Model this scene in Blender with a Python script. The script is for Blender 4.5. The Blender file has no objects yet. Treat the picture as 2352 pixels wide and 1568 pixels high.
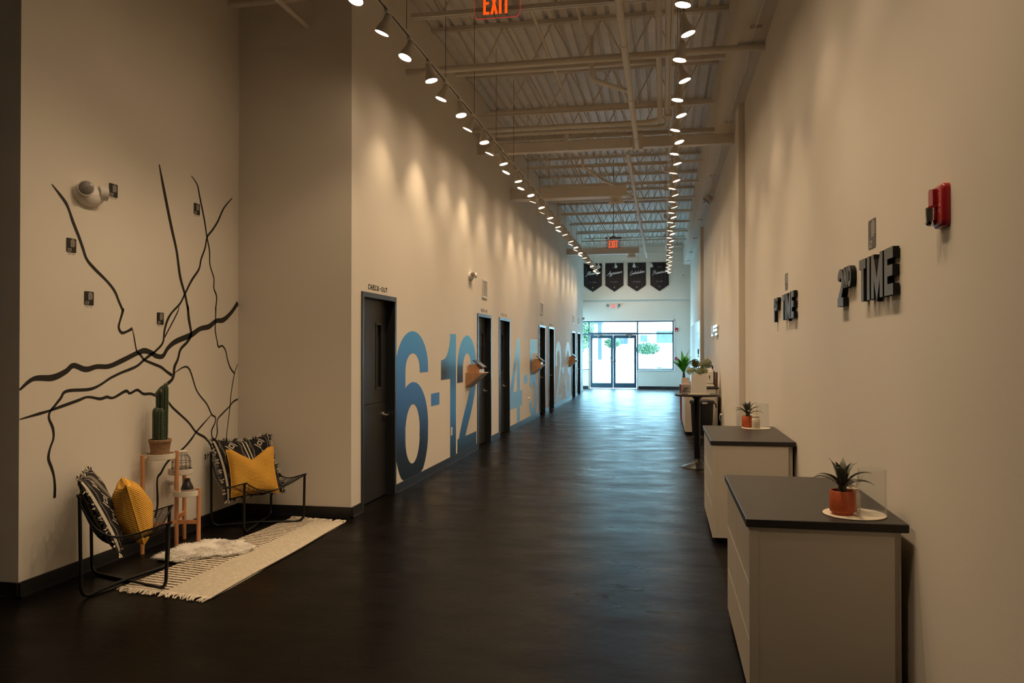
import bpy, math, random
from mathutils import Vector, Matrix
random.seed(7)
R = math.radians
PI = math.pi
S = bpy.context.scene
COL = S.collection

# ------------------------------------------------------------------ camera, sky, exposure
F_PX = 1829.33
CAM = Vector((0, 0, 1.617))
YAW = math.atan(347 / F_PX)
PITCH = math.atan(16 / F_PX)
cd = bpy.data.cameras.new('camera')
cd.sensor_width = 36.0
cd.lens = 28.0
cd.clip_end = 300
cam = bpy.data.objects.new('camera', cd)
cam.location = CAM
cam.rotation_euler = (PI / 2 + PITCH, 0, YAW)
COL.objects.link(cam)
S.camera = cam

world = bpy.data.worlds.new('sky')
S.world = world
world.use_nodes = True
_bg = world.node_tree.nodes['Background']
_bg.inputs['Color'].default_value = (0.42, 0.77, 1.0, 1)
_bg.inputs['Strength'].default_value = 27.0

S.view_settings.view_transform = 'Standard'
S.view_settings.look = 'None'
S.view_settings.exposure = 0.0
S.view_settings.gamma = 1.0
S.view_settings.use_curve_mapping = False
S.cycles.max_bounces = 8
S.cycles.diffuse_bounces = 5
S.cycles.glossy_bounces = 4
S.cycles.transparent_max_bounces = 12
S.cycles.caustics_reflective = False
S.cycles.caustics_refractive = False
S.cycles.sample_clamp_indirect = 6.0

LAMP_COL = (1.0, 0.73, 0.45)
SPOT_W = 66.0
BULB_E = 76.0

# ------------------------------------------------------------------ pixel helpers (2352 x 1568)
_f = Vector((-math.sin(YAW) * math.cos(PITCH), math.cos(YAW) * math.cos(PITCH), math.sin(PITCH)))
_r = Vector((math.cos(YAW), math.sin(YAW), 0))
_u = _r.cross(_f)
def at(px, py, axis, val):
    d = _f + _r * ((px - 1176) / F_PX) + _u * ((784 - py) / F_PX)
    return CAM + d * ((val - CAM[axis]) / d[axis])

# ------------------------------------------------------------------ room measures
LW, RW, MW = -2.93, 1.07, -4.11     # left wall, right wall, mural wall (X)
Y_FOY, Y_RET, Y_LEND, Y_END = 4.49, 7.20, 29.6, 32.4
DECK = 5.75

# ------------------------------------------------------------------ materials
MATS = {}
def principled(name, col, rough=0.5, metal=0.0, spec=0.5, emit=None, estr=0.0):
    m = bpy.data.materials.new(name)
    m.use_nodes = True
    b = m.node_tree.nodes['Principled BSDF']
    b.inputs['Base Color'].default_value = (*col, 1)
    b.inputs['Roughness'].default_value = rough
    b.inputs['Metallic'].default_value = metal
    b.inputs['Specular IOR Level'].default_value = spec
    if emit:
        b.inputs['Emission Color'].default_value = (*emit, 1)
        b.inputs['Emission Strength'].default_value = estr
    MATS[name] = m
    return m
def N(m, t, **kw):
    n = m.node_tree.nodes.new(t)
    for k, v in kw.items():
        if k.startswith('i_'):
            n.inputs[k[2:].replace('_', ' ')].default_value = v
        else:
            setattr(n, k, v)
    return n
def L(m, a, b): m.node_tree.links.new(a, b)
def bsdf(m): return m.node_tree.nodes['Principled BSDF']
def math_node(m, op, a, b=None):
    n = N(m, 'ShaderNodeMath', operation=op)
    for i, v in enumerate((a, b)):
        if v is None: continue
        if isinstance(v, (int, float)): n.inputs[i].default_value = v
        else: L(m, v, n.inputs[i])
    return n.outputs[0]
def bump(m, src, strength, dist=0.01):
    b = N(m, 'ShaderNodeBump')
    b.inputs['Strength'].default_value = strength
    b.inputs['Distance'].default_value = dist
    L(m, src, b.inputs['Height'])
    L(m, b.outputs[0], bsdf(m).inputs['Normal'])
def noise(m, scale, detail=3.0, rough=0.5, stretch=None, coord='Object'):
    tc = N(m, 'ShaderNodeTexCoord')
    n = N(m, 'ShaderNodeTexNoise')
    n.inputs['Scale'].default_value = scale
    n.inputs['Detail'].default_value = detail
    n.inputs['Roughness'].default_value = rough
    src = tc.outputs[coord]
    if stretch:
        mp = N(m, 'ShaderNodeMapping')
        mp.inputs['Scale'].default_value = stretch
        L(m, src, mp.inputs['Vector'])
        src = mp.outputs[0]
    L(m, src, n.inputs['Vector'])
    return n.outputs['Fac']
def ramp(m, src, stops):
    r = N(m, 'ShaderNodeValToRGB')
    el = r.color_ramp.elements
    while len(el) < len(stops): el.new(0.5)
    for e, (p, c) in zip(el, stops):
        e.position = p
        e.color = (*c, 1) if len(c) == 3 else c
    L(m, src, r.inputs[0])
    return r.outputs[0]

WALL = (0.70, 0.645, 0.57)
def wall_mat(name, patches=None):
    m = principled(name, WALL, 0.62, spec=0.3)
    big = noise(m, 0.9, 2.0)
    c = ramp(m, big, [(0.3, tuple(v * 0.97 for v in WALL)), (0.7, tuple(min(1, v * 1.03) for v in WALL))])
    if patches:                           # skim-coat repairs, lighter than the paint
        tc = N(m, 'ShaderNodeTexCoord')
        sep = N(m, 'ShaderNodeSeparateXYZ')
        L(m, tc.outputs['Object'], sep.inputs[0])
        nz = noise(m, 5.0, 2.0)
        wob = math_node(m, 'MULTIPLY', math_node(m, 'SUBTRACT', nz, 0.5), 0.5)
        yy = math_node(m, 'ADD', sep.outputs['Y'], wob)
        zz = math_node(m, 'ADD', sep.outputs['Z'], wob)
        total = None
        for (y0, y1, z0, z1) in patches:
            fy = math_node(m, 'SUBTRACT', (y1 - y0) / 2, math_node(m, 'ABSOLUTE', math_node(m, 'SUBTRACT', yy, (y0 + y1) / 2)))
            fz = math_node(m, 'SUBTRACT', (z1 - z0) / 2, math_node(m, 'ABSOLUTE', math_node(m, 'SUBTRACT', zz, (z0 + z1) / 2)))
            q = math_node(m, 'MULTIPLY', math_node(m, 'MINIMUM', fy, fz), 14.0)
            q = math_node(m, 'MINIMUM', math_node(m, 'MAXIMUM', q, 0.0), 1.0)
            total = q if total is None else math_node(m, 'MAXIMUM', total, q)
        mx = N(m, 'ShaderNodeMix', data_type='RGBA')
        L(m, math_node(m, 'MULTIPLY', total, 0.8), mx.inputs[0])
        L(m, c, mx.inputs[6])
        mx.inputs[7].default_value = (0.66, 0.645, 0.63, 1)
        c = mx.outputs[2]
    L(m, c, bsdf(m).inputs['Base Color'])
    bump(m, noise(m, 160.0, 2.0), 0.08, 0.004)
    return m
wall_mat('wall_paint')
wall_mat('wall_paint_left', [(12.1, 12.5, 1.45, 2.45), (13.48, 14.2, -1, 2.36), (15.15, 15.45, 1.2, 2.5), (16.8, 17.5, 1.75, 2.35),
                             (18.55, 18.95, 1.75, 2.6), (19.9, 20.55, -1, 2.32), (26.8, 27.6, -1, 2.3)])

# dark sealed concrete floor: troweled, glossy
m = principled('floor_concrete', (0.016, 0.012, 0.010), 0.3, spec=0.05)
n1 = noise(m, 1.1, 5.0, 0.6)
L(m, ramp(m, n1, [(0.25, (0.0024, 0.0018, 0.0015)), (0.55, (0.0042, 0.0031, 0.0025)), (0.85, (0.0085, 0.0064, 0.0051))]), bsdf(m).inputs['Base Color'])
n2 = noise(m, 2.2, 4.0, 0.6, (0.7, 1.5, 1))
rr = N(m, 'ShaderNodeMapRange')
rr.inputs['From Min'].default_value = 0.3; rr.inputs['From Max'].default_value = 0.7
rr.inputs['To Min'].default_value = 0.24; rr.inputs['To Max'].default_value = 0.42
L(m, n2, rr.inputs['Value'])
L(m, rr.outputs[0], bsdf(m).inputs['Roughness'])
n3 = noise(m, 1.6, 8.0, 0.62, (0.9, 1.2, 1))
n4 = noise(m, 46.0, 2.0, 0.5)
hsum = math_node(m, 'ADD', n3, math_node(m, 'MULTIPLY', n4, 0.035))
bump(m, hsum, 0.30, 0.022)

def simple(name, col, rough=0.5, metal=0.0, spec=0.5, nscale=None, nstr=0.1, var=0.0, ndist=0.003):
    m = principled(name, col, rough, metal, spec)
    if nscale:
        nf = noise(m, nscale, 3.0)
        if var:
            L(m, ramp(m, nf, [(0.3, tuple(v * (1 - var) for v in col)), (0.7, tuple(min(1, v * (1 + var)) for v in col))]), bsdf(m).inputs['Base Color'])
        bump(m, nf, nstr, ndist)
    return m
simple('black_vinyl_base', (0.012, 0.012, 0.013), 0.38, nscale=30, nstr=0.05)
simple('door_black', (0.016, 0.017, 0.018), 0.42, nscale=60, nstr=0.05)
simple('frame_black', (0.020, 0.022, 0.024), 0.33, nscale=60, nstr=0.03)
simple('ceiling_paint', (0.70, 0.645, 0.57), 0.55, nscale=20, nstr=0.05, var=0.03)
simple('deck_paint', (0.74, 0.71, 0.67), 0.5, nscale=6, nstr=0.05, var=0.06)
simple('dark_gap', (0.01, 0.01, 0.011), 0.8, nscale=10)
simple('lamp_white', (0.62, 0.57, 0.50), 0.4, nscale=80, nstr=0.02)
simple('track_black', (0.012, 0.010, 0.010), 0.5, nscale=40)
simple('wire_dark', (0.05, 0.045, 0.04), 0.5, nscale=40)
simple('wire_white', (0.78, 0.76, 0.73), 0.4, nscale=40)
simple('white_plastic', (0.72, 0.68, 0.63), 0.35, nscale=80, nstr=0.02)
simple('lens_grey', (0.22, 0.20, 0.18), 0.25, nscale=140, nstr=0.4, var=0.3)
simple('steel', (0.62, 0.60, 0.57), 0.28, 1.0, nscale=120, nstr=0.02)
simple('chrome', (0.80, 0.80, 0.80), 0.08, 1.0, nscale=120, nstr=0.01)
simple('counter_black', (0.022, 0.019, 0.018), 0.40, spec=.35, nscale=300, nstr=0.03, var=0.5)
simple('cabinet_cream', (0.52, 0.47, 0.405), 0.45, nscale=90, nstr=0.03, var=0.02)
simple('black_metal', (0.010, 0.010, 0.011), 0.36, spec=.25, nscale=60, nstr=0.03)
simple('letter_side', (0.006, 0.006, 0.006), 0.6, spec=.2, nscale=60, nstr=0.02)
simple('letter_face_sheen', (0.085, 0.086, 0.086), 0.42, nscale=60, nstr=0.02)  # letter fronts: daylight reflection put into the colour as grey, sides stay black
simple('vinyl_black', (0.010, 0.008, 0.007), 0.5, nscale=40, nstr=0.02)
simple('print_cream', (0.52, 0.48, 0.42), 0.5, nscale=40, nstr=0.02)
simple('print_white', (0.82, 0.82, 0.82), 0.5, nscale=40, nstr=0.02)
simple('banner_small_print', (0.55, 0.55, 0.56), 0.5, nscale=40, nstr=0.02)
simple('terracotta', (0.44, 0.082, 0.020), 0.55, nscale=70, nstr=0.08, var=0.1)
simple('rust_pot', (0.22, 0.045, 0.030), 0.6, nscale=50, nstr=.05, var=.1)
simple('soil', (0.03, 0.02, 0.014), 0.9, nscale=120, nstr=0.6, var=0.5)
simple('ceramic_cream', (0.62, 0.56, 0.46), 0.5, nscale=130, nstr=0.5, var=0.08)
simple('tray_wood', (0.68, 0.60, 0.48), 0.42, nscale=30, nstr=0.03, var=0.05)
simple('paper_white', (0.72, 0.69, 0.65), 0.6, nscale=50, nstr=0.03)
simple('paper_pink', (0.62, 0.50, 0.43), 0.6, nscale=50, nstr=0.03)
simple('paper_stone', (0.34, 0.29, 0.26), 0.7, nscale=40, nstr=0.3, var=0.2)
simple('red_plastic', (0.30, 0.010, 0.016), 0.26, nscale=60, nstr=0.02)
simple('enamel_white', (0.66, 0.61, 0.53), 0.35, nscale=60, nstr=0.02)
simple('sheepskin', (0.80, 0.76, 0.70), 0.85, nscale=60, nstr=0.2, var=0.05)
simple('yarn_cream', (0.56, 0.49, 0.39), 0.9, nscale=90, nstr=0.4, var=0.15)
simple('yarn_black', (0.014, 0.012, 0.012), 0.9, nscale=90, nstr=0.4)
simple('jar_glaze_black', (0.014, 0.014, 0.016), 0.3, nscale=50)
simple('jar_clay', (0.40, 0.33, 0.27), 0.75, nscale=90, nstr=0.2, var=0.1)
simple('plastic_black', (0.014, 0.014, 0.015), 0.33, spec=.25, nscale=50, nstr=0.02)
simple('trash_black', (0.012, 0.013, 0.015), 0.42, spec=.25, nscale=50, nstr=0.02)
simple('aluminium_dark', (0.030, 0.062, 0.090), 0.32, nscale=50, nstr=0.02)
simple('white_trim', (0.80, 0.80, 0.79), 0.4, nscale=40, nstr=0.02)
simple('white_gloss_board', (0.74, 0.75, 0.75), 0.16, nscale=12, nstr=0.02)
simple('thermostat_grey', (0.10, 0.10, 0.12), 0.4, nscale=40)
simple('leaf_agave', (0.070, 0.072, 0.050), 0.5, nscale=30, nstr=0.1, var=0.35)
simple('leaf_monstera', (0.050, 0.062, 0.016), 0.55, spec=.25, nscale=20, nstr=0.1, var=0.4)
simple('leaf_bright', (0.055, 0.40, 0.035), 0.35, nscale=9, nstr=0.1, var=0.55)
simple('trunk_dark', (0.030, 0.035, 0.05), 0.7, nscale=40, nstr=0.3)
simple('stem_brown', (0.05, 0.045, 0.02), 0.6, nscale=40)
simple('cactus_green', (0.018, 0.040, 0.014), 0.6, nscale=50, nstr=0.2, var=0.3)
simple('cactus_spine', (0.42, 0.44, 0.34), 0.7, nscale=60)
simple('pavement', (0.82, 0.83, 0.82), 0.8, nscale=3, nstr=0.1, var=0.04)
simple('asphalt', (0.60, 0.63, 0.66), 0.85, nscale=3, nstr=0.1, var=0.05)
simple('lawn', (0.30, 0.52, 0.30), 0.9, nscale=20, nstr=0.4, var=0.3)
simple('facade_white', (0.86, 0.86, 0.84), 0.7, nscale=4, nstr=0.05)
simple('window_dark', (0.02, 0.03, 0.036), 0.2, nscale=2, nstr=0.02, var=0.4)
simple('hedge_leaf', (0.022, 0.055, 0.020), 0.7, nscale=6, nstr=0.2, var=0.5)
simple('tree_leaf', (0.035, 0.080, 0.030), 0.7, nscale=4, nstr=0.2, var=0.5)
simple('bark', (0.035, 0.045, 0.05), 0.8, nscale=20, nstr=0.3)
simple('car_white', (0.86, 0.87, 0.87), 0.25, nscale=20, nstr=0.01)
simple('car_dark', (0.03, 0.045, 0.055), 0.3, nscale=20, nstr=0.01)
simple('sign_housing', (0.13, 0.11, 0.095), 0.4, nscale=40)
simple('wood_dark', (0.12, 0.045, 0.022), 0.5, nscale=14, nstr=0.1, var=0.3)

def wood(name, a, b, scale=(1, 1, 14), rough=0.45):
    m = principled(name, a, rough)
    nf = noise(m, 7.0, 4.0, 0.6, scale)
    L(m, ramp(m, nf, [(0.3, a), (0.75, b)]), bsdf(m).inputs['Base Color'])
    bump(m, nf, 0.06, 0.002)
    return m
wood('wood_bamboo', (0.46, 0.20, 0.085), (0.58, 0.27, 0.12), (12, 12, 0.8))
wood('wood_oak', (0.40, 0.20, 0.095), (0.52, 0.29, 0.15), (3, 3, 1))
wood('wood_oak_face', (0.44, 0.33, 0.25), (0.54, 0.42, 0.33), (3, 3, 1))
_bw = wood('banner_wood', (0.005, 0.0045, 0.006), (0.030, 0.022, 0.022), (9, 9, 0.5), 0.45)

bsdf(_bw).inputs['Specular IOR Level'].default_value = .12
# woven basket
m = principled('seagrass', (0.40, 0.22, 0.11), 0.8)
tc = N(m, 'ShaderNodeTexCoord')
w1 = N(m, 'ShaderNodeTexWave', bands_direction='Z')
w1.inputs['Scale'].default_value = 42.0; w1.inputs['Distortion'].default_value = 3.0; w1.inputs['Detail'].default_value = 2.0; w1.inputs['Detail Scale'].default_value = 3.0
L(m, tc.outputs['Object'], w1.inputs['Vector'])
L(m, ramp(m, w1.outputs['Fac'], [(0.15, (0.13, 0.055, 0.025)), (0.6, (0.46, 0.25, 0.13)), (1.0, (0.60, 0.37, 0.21))]), bsdf(m).inputs['Base Color'])
bump(m, w1.outputs['Fac'], 0.7, 0.006)

# clear thin glass and acrylic: mostly see-through, a glossy skin by fresnel
def thin_glass(name, tint, refl=0.9, rough=0.02, ior=1.45):
    m = bpy.data.materials.new(name)
    m.use_nodes = True
    nt = m.node_tree
    for n in list(nt.nodes):
        if n.type == 'BSDF_PRINCIPLED': nt.nodes.remove(n)
    out = nt.nodes['Material Output']
    tr = N(m, 'ShaderNodeBsdfTransparent'); tr.inputs[0].default_value = (*tint, 1)
    gl = N(m, 'ShaderNodeBsdfGlossy'); gl.inputs['Roughness'].default_value = rough
    gl.inputs['Color'].default_value = (refl, refl, refl, 1)
    lw = N(m, 'ShaderNodeLayerWeight'); lw.inputs['Blend'].default_value = 0.5
    fr = N(m, 'ShaderNodeMath', operation='MULTIPLY_ADD'); fr.inputs[1].default_value = 0.55; fr.inputs[2].default_value = 0.012
    pw = N(m, 'ShaderNodeMath', operation='POWER'); pw.inputs[1].default_value = 4.0
    L(m, lw.outputs['Facing'], pw.inputs[0]); L(m, pw.outputs[0], fr.inputs[0])
    mx = N(m, 'ShaderNodeMixShader')
    L(m, fr.outputs[0], mx.inputs[0]); L(m, tr.outputs[0], mx.inputs[1]); L(m, gl.outputs[0], mx.inputs[2])
    L(m, mx.outputs[0], out.inputs['Surface'])
    MATS[name] = m
    return m
thin_glass('glass_clear', (0.965, 0.97, 0.97))
thin_glass('glass_pane', (0.92, 0.96, 0.96), 0.8)
thin_glass('acrylic', (0.86, 0.84, 0.83), 0.7)
principled('bulb_glow', (1, 0.9, 0.75), 0.5, emit=(1.0, 0.74, 0.47), estr=BULB_E)
principled('exit_red', (0.5, 0.03, 0.01), 0.5, emit=(1.0, 0.075, 0.005), estr=1.25)
principled('exit_edge', (0.4, 0.03, 0.03), 0.5, emit=(1.0, 0.06, 0.06), estr=0.40)
principled('exit_red_far', (0.55, 0.05, 0.06), 0.5, emit=(1.0, 0.09, 0.10), estr=0.7)
principled('led_white', (1, 1, 1), 0.5, emit=(1.0, 0.95, 0.85), estr=3.0)
principled('tablet_screen', (0.03, 0.04, 0.05), 0.08, emit=(0.35, 0.5, 0.6), estr=0.10)

# colour-attribute paint (numerals), glossy print
m = principled('numeral_print', (0.1, 0.3, 0.6), 0.45, spec=0.3)
at_n = N(m, 'ShaderNodeVertexColor', layer_name='Col')
L(m, at_n.outputs[0], bsdf(m).inputs['Base Color'])
bump(m, noise(m, 160.0, 2.0), 0.05, 0.003)

# rug: UV x across the width (0 at the mural side), y along the length
m = principled('rug_weave', (0.5, 0.45, 0.36), 0.95, spec=0.1)
uv = N(m, 'ShaderNodeTexCoord')
sp = N(m, 'ShaderNodeSeparateXYZ'); L(m, uv.outputs['UV'], sp.inputs[0])
U_, V_ = sp.outputs['X'], sp.outputs['Y']
nz = noise(m, 38.0, 2.0)
vj = math_node(m, 'ADD', V_, math_node(m, 'MULTIPLY', math_node(m, 'SUBTRACT', nz, 0.5), 0.010))
st = math_node(m, 'FRACT', math_node(m, 'MULTIPLY', vj, 46.0))
stripe = math_node(m, 'LESS_THAN', st, 0.34)
inner = math_node(m, 'LESS_THAN', U_, 0.47)
stripe = math_node(m, 'MULTIPLY', stripe, inner)
kx = math_node(m, 'ADD', math_node(m, 'MULTIPLY', U_, 62.0), math_node(m, 'MULTIPLY', math_node(m, 'FLOOR', math_node(m, 'MULTIPLY', V_, 150.0)), 0.5))
kk = math_node(m, 'MULTIPLY', math_node(m, 'LESS_THAN', math_node(m, 'FRACT', kx), 0.36), math_node(m, 'LESS_THAN', math_node(m, 'FRACT', math_node(m, 'MULTIPLY', V_, 150.0)), 0.55))
kk = math_node(m, 'MULTIPLY', kk, math_node(m, 'SUBTRACT', 1.0, inner))
dark = math_node(m, 'MAXIMUM', stripe, math_node(m, 'MULTIPLY', kk, 0.75))
mx = N(m, 'ShaderNodeMix', data_type='RGBA')
L(m, dark, mx.inputs[0])
L(m, ramp(m, noise(m, 60.0, 2.0), [(0.3, (0.46, 0.40, 0.31)), (0.7, (0.62, 0.55, 0.44))]), mx.inputs[6])
mx.inputs[7].default_value = (0.05, 0.028, 0.020, 1)
L(m, mx.outputs[2], bsdf(m).inputs['Base Color'])
rib = math_node(m, 'SINE', math_node(m, 'MULTIPLY', V_, 150 * PI * 2))
bump(m, math_node(m, 'ADD', math_node(m, 'MULTIPLY', rib, 0.3), noise(m, 120.0, 2.0)), 0.7, 0.006)

# yellow waffle-ribbed cushion cloth
m = principled('mustard_cloth', (0.62, 0.33, 0.055), 0.85, spec=0.15)
uv = N(m, 'ShaderNodeTexCoord')
sp = N(m, 'ShaderNodeSeparateXYZ'); L(m, uv.outputs['UV'], sp.inputs[0])
r1 = math_node(m, 'SINE', math_node(m, 'MULTIPLY', sp.outputs['Y'], 2 * PI * 34))
r2 = math_node(m, 'SINE', math_node(m, 'MULTIPLY', sp.outputs['X'], 2 * PI * 34))
wv = math_node(m, 'ADD', math_node(m, 'MULTIPLY', r1, 0.7), math_node(m, 'MULTIPLY', r2, 0.3))
L(m, ramp(m, math_node(m, 'ADD', math_node(m, 'MULTIPLY', wv, 0.5), 0.5), [(0.0, (0.40, 0.185, 0.022)), (0.5, (0.66, 0.35, 0.055)), (1.0, (0.74, 0.42, 0.085))]), bsdf(m).inputs['Base Color'])
bump(m, wv, 0.6, 0.004)

# black cloth with cream woven bands, squares and hooks
m = principled('tribal_cloth', (0.02, 0.018, 0.02), 0.9, spec=0.15)
uv = N(m, 'ShaderNodeTexCoord')
sp = N(m, 'ShaderNodeSeparateXYZ'); L(m, uv.outputs['UV'], sp.inputs[0])
U_, V_ = sp.outputs['X'], sp.outputs['Y']
def absn(x): return math_node(m, 'ABSOLUTE', x)
def band(x, c, w): return math_node(m, 'LESS_THAN', absn(math_node(m, 'SUBTRACT', x, c)), w)
per = math_node(m, 'FRACT', math_node(m, 'MULTIPLY', U_, 2.0))                    # two repeats across
edge = math_node(m, 'MAXIMUM', band(per, 0.06, 0.022), band(per, 0.94, 0.022))      # cream lines
row = math_node(m, 'SUBTRACT', math_node(m, 'FRACT', math_node(m, 'MULTIPLY', V_, 4.0)), 0.5)
cx = math_node(m, 'SUBTRACT', per, 0.5)
dia = math_node(m, 'ADD', absn(math_node(m, 'MULTIPLY', cx, 2.2)), absn(row))
ring = band(dia, 0.20, 0.055)
ring2 = math_node(m, 'MULTIPLY', band(dia, 0.44, 0.06), math_node(m, 'GREATER_THAN', math_node(m, 'MULTIPLY', cx, row), 0.0))
zig = math_node(m, 'MULTIPLY', band(math_node(m, 'ADD', absn(cx), math_node(m, 'MULTIPLY', absn(row), 0.16)), 0.36, 0.012), 0.35)
dots = math_node(m, 'MULTIPLY', math_node(m, 'LESS_THAN', math_node(m, 'FRACT', math_node(m, 'MULTIPLY', V_, 46.0)), 0.4), band(absn(cx), 0.31, 0.02))
pat = math_node(m, 'MAXIMUM', math_node(m, 'MAXIMUM', edge, ring), math_node(m, 'MAXIMUM', ring2, math_node(m, 'MAXIMUM', zig, math_node(m, 'MULTIPLY', dots, 0.35))))
mx = N(m, 'ShaderNodeMix', data_type='RGBA')
L(m, pat, mx.inputs[0])
mx.inputs[6].default_value = (0.016, 0.014, 0.016, 1)
mx.inputs[7].default_value = (0.50, 0.45, 0.36, 1)
L(m, mx.outputs[2], bsdf(m).inputs['Base Color'])
bump(m, noise(m, 180.0, 2.0), 0.5, 0.004)

# ------------------------------------------------------------------ mesh builder
class MB:
    def __init__(s):
        s.v, s.f, s.uv, s.col = [], [], {}, None
    def quad(s, a, b, c, d):
        i = len(s.v); s.v += [tuple(a), tuple(b), tuple(c), tuple(d)]; s.f.append((i, i + 1, i + 2, i + 3)); return s
    def box(s, x0, x1, y0, y1, z0, z1):
        return s.hexa([(x0, y0, z0), (x1, y0, z0), (x1, y1, z0), (x0, y1, z0), (x0, y0, z1), (x1, y0, z1), (x1, y1, z1), (x0, y1, z1)])
    def hexa(s, p):
        i = len(s.v); s.v += [tuple(q) for q in p]
        for q in ((3, 2, 1, 0), (4, 5, 6, 7), (0, 1, 5, 4), (1, 2, 6, 5), (2, 3, 7, 6), (3, 0, 4, 7)):
            s.f.append(tuple(i + k for k in q))
        return s
    def rbox(s, x0, x1, y0, y1, z0, z1, b=0.004):      # box with chamfered vertical and horizontal edges (12-gon stack)
        def ring(ins, z):
            c = b
            return [(x0 + c + ins * 0 if False else x0 + ins + c, y0 + ins, z), (x1 - ins - c, y0 + ins, z), (x1 - ins, y0 + ins + c, z), (x1 - ins, y1 - ins - c, z),
                    (x1 - ins - c, y1 - ins, z), (x0 + ins + c, y1 - ins, z), (x0 + ins, y1 - ins - c, z), (x0 + ins, y0 + ins + c, z)]
        rings = [ring(b, z0), ring(0, z0 + b), ring(0, z1 - b), ring(b, z1)]
        return s.loft(rings, cap=True)
    def loft(s, rings, cap=False, closed=True):
        n = len(rings[0]); i0 = len(s.v)
        for r in rings: s.v += [tuple(q) for q in r]
        for j in range(len(rings) - 1):
            for k in range(n if closed else n - 1):
                a = i0 + j * n + k; b = i0 + j * n + (k + 1) % n
                s.f.append((a, b, b + n, a + n))
        if cap:
            s.f.append(tuple(i0 + k for k in reversed(range(n))))
            s.f.append(tuple(i0 + (len(rings) - 1) * n + k for k in range(n)))
        return s
    def lathe(s, prof, c=(0, 0, 0), n=24, cap=False):
        rings = [[(c[0] + r * math.cos(2 * PI * k / n), c[1] + r * math.sin(2 * PI * k / n), c[2] + z) for k in range(n)] for r, z in prof]
        return s.loft(rings, cap)
    def tube(s, pts, r, n=8, cap=True, closed=False):
        pts = [Vector(p) for p in pts]
        rs = r if isinstance(r, (list, tuple)) else [r] * len(pts)
        rings = []; prev = None
        m = len(pts)
        for i, p in enumerate(pts):
            if closed: t = (pts[(i + 1) % m] - pts[i - 1]).normalized()
            elif i == 0: t = (pts[1] - p).normalized()
            elif i == m - 1: t = (p - pts[i - 1]).normalized()
            else:
                t = ((pts[i + 1] - p).normalized() + (p - pts[i - 1]).normalized())
                t = t.normalized() if t.length > 1e-6 else (pts[i + 1] - p).normalized()
            if prev is None:
                a = Vector((0, 0, 1)) if abs(t.z) < 0.9 else Vector((1, 0, 0))
                x = t.cross(a).normalized()
            else:
                x = (prev - t * prev.dot(t))
                x = x.normalized() if x.length > 1e-6 else t.orthogonal().normalized()
            prev = x; y = t.cross(x)
            rings.append([tuple(p + (x * math.cos(2 * PI * k / n) + y * math.sin(2 * PI * k / n)) * rs[i]) for k in range(n)])
        if closed: rings.append(rings[0])
        return s.loft(rings, cap and not closed)
    def prism(s, poly, fm, h0, h1):                      # convex-ish polygon (2D) -> map fm(a, b, h)
        n = len(poly); i = len(s.v)
        s.v += [tuple(fm(a, b, h0)) for a, b in poly] + [tuple(fm(a, b, h1)) for a, b in poly]
        s.f.append(tuple(i + k for k in reversed(range(n)))); s.f.append(tuple(i + n + k for k in range(n)))
        for k in range(n):
            s.f.append((i + k, i + (k + 1) % n, i + n + (k + 1) % n, i + n + k))
        return s
    def ribbon(s, pts, w, fm, h0, h1, closed=False, ext=0.0):   # flat stroke with thickness
        P = [Vector(p) for p in pts]; n = len(P)
        ws = w if isinstance(w, (list, tuple)) else [w] * n
        if ext and not closed:
            P[0] = P[0] + (P[0] - P[1]).normalized() * ext
            P[-1] = P[-1] + (P[-1] - P[-2]).normalized() * ext
        left, right = [], []
        for i in range(n):
            if closed: a, b = P[i - 1], P[(i + 1) % n]
            else: a, b = P[max(0, i - 1)], P[min(n - 1, i + 1)]
            d1 = (P[i] - a); d2 = (b - P[i])
            if d1.length < 1e-9: d1 = d2
            if d2.length < 1e-9: d2 = d1
            d1.normalize(); d2.normalize()
            n1 = Vector((-d1.y, d1.x)); n2 = Vector((-d2.y, d2.x))
            mi = n1 + n2
            mi = mi.normalized() if mi.length > 1e-6 else n1
            k = min(2.2, 1 / max(0.3, mi.dot(n1)))
            left.append(P[i] + mi * ws[i] / 2 * k); right.append(P[i] - mi * ws[i] / 2 * k)
        i0 = len(s.v); m = n
        for i in range(m):
            for q, h in ((left[i], h1), (right[i], h1), (right[i], h0), (left[i], h0)):
                s.v.append(tuple(fm(q.x, q.y, h)))
        rng = range(m) if closed else range(m - 1)
        for i in rng:
            a = i0 + 4 * i; b = i0 + 4 * ((i + 1) % m)
            for k in range(4):
                s.f.append((a + k, a + (k + 1) % 4, b + (k + 1) % 4, b + k))
        if not closed:
            s.f.append((i0, i0 + 3, i0 + 2, i0 + 1)); e = i0 + 4 * (m - 1)
            s.f.append((e, e + 1, e + 2, e + 3))
        return s
    def sphere(s, c, rx, ry=None, rz=None, n=14, m=8):
        ry = ry or rx; rz = rz or rx
        rings = [[(c[0] + rx * math.sin(PI * j / m) * math.cos(2 * PI * k / n), c[1] + ry * math.sin(PI * j / m) * math.sin(2 * PI * k / n), c[2] - rz * math.cos(PI * j / m)) for k in range(n)] for j in range(m + 1)]
        return s.loft(rings)
    def grid(s, fn, nu, nv, uv=True):
        i0 = len(s.v)
        for j in range(nv + 1):
            for i in range(nu + 1):
                s.v.append(tuple(fn(i / nu, j / nv)))
                if uv: s.uv[len(s.v) - 1] = (i / nu, j / nv)
        for j in range(nv):
            for i in range(nu):
                a = i0 + j * (nu + 1) + i
                s.f.append((a, a + 1, a + nu + 2, a + nu + 1))
        return s
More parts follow.
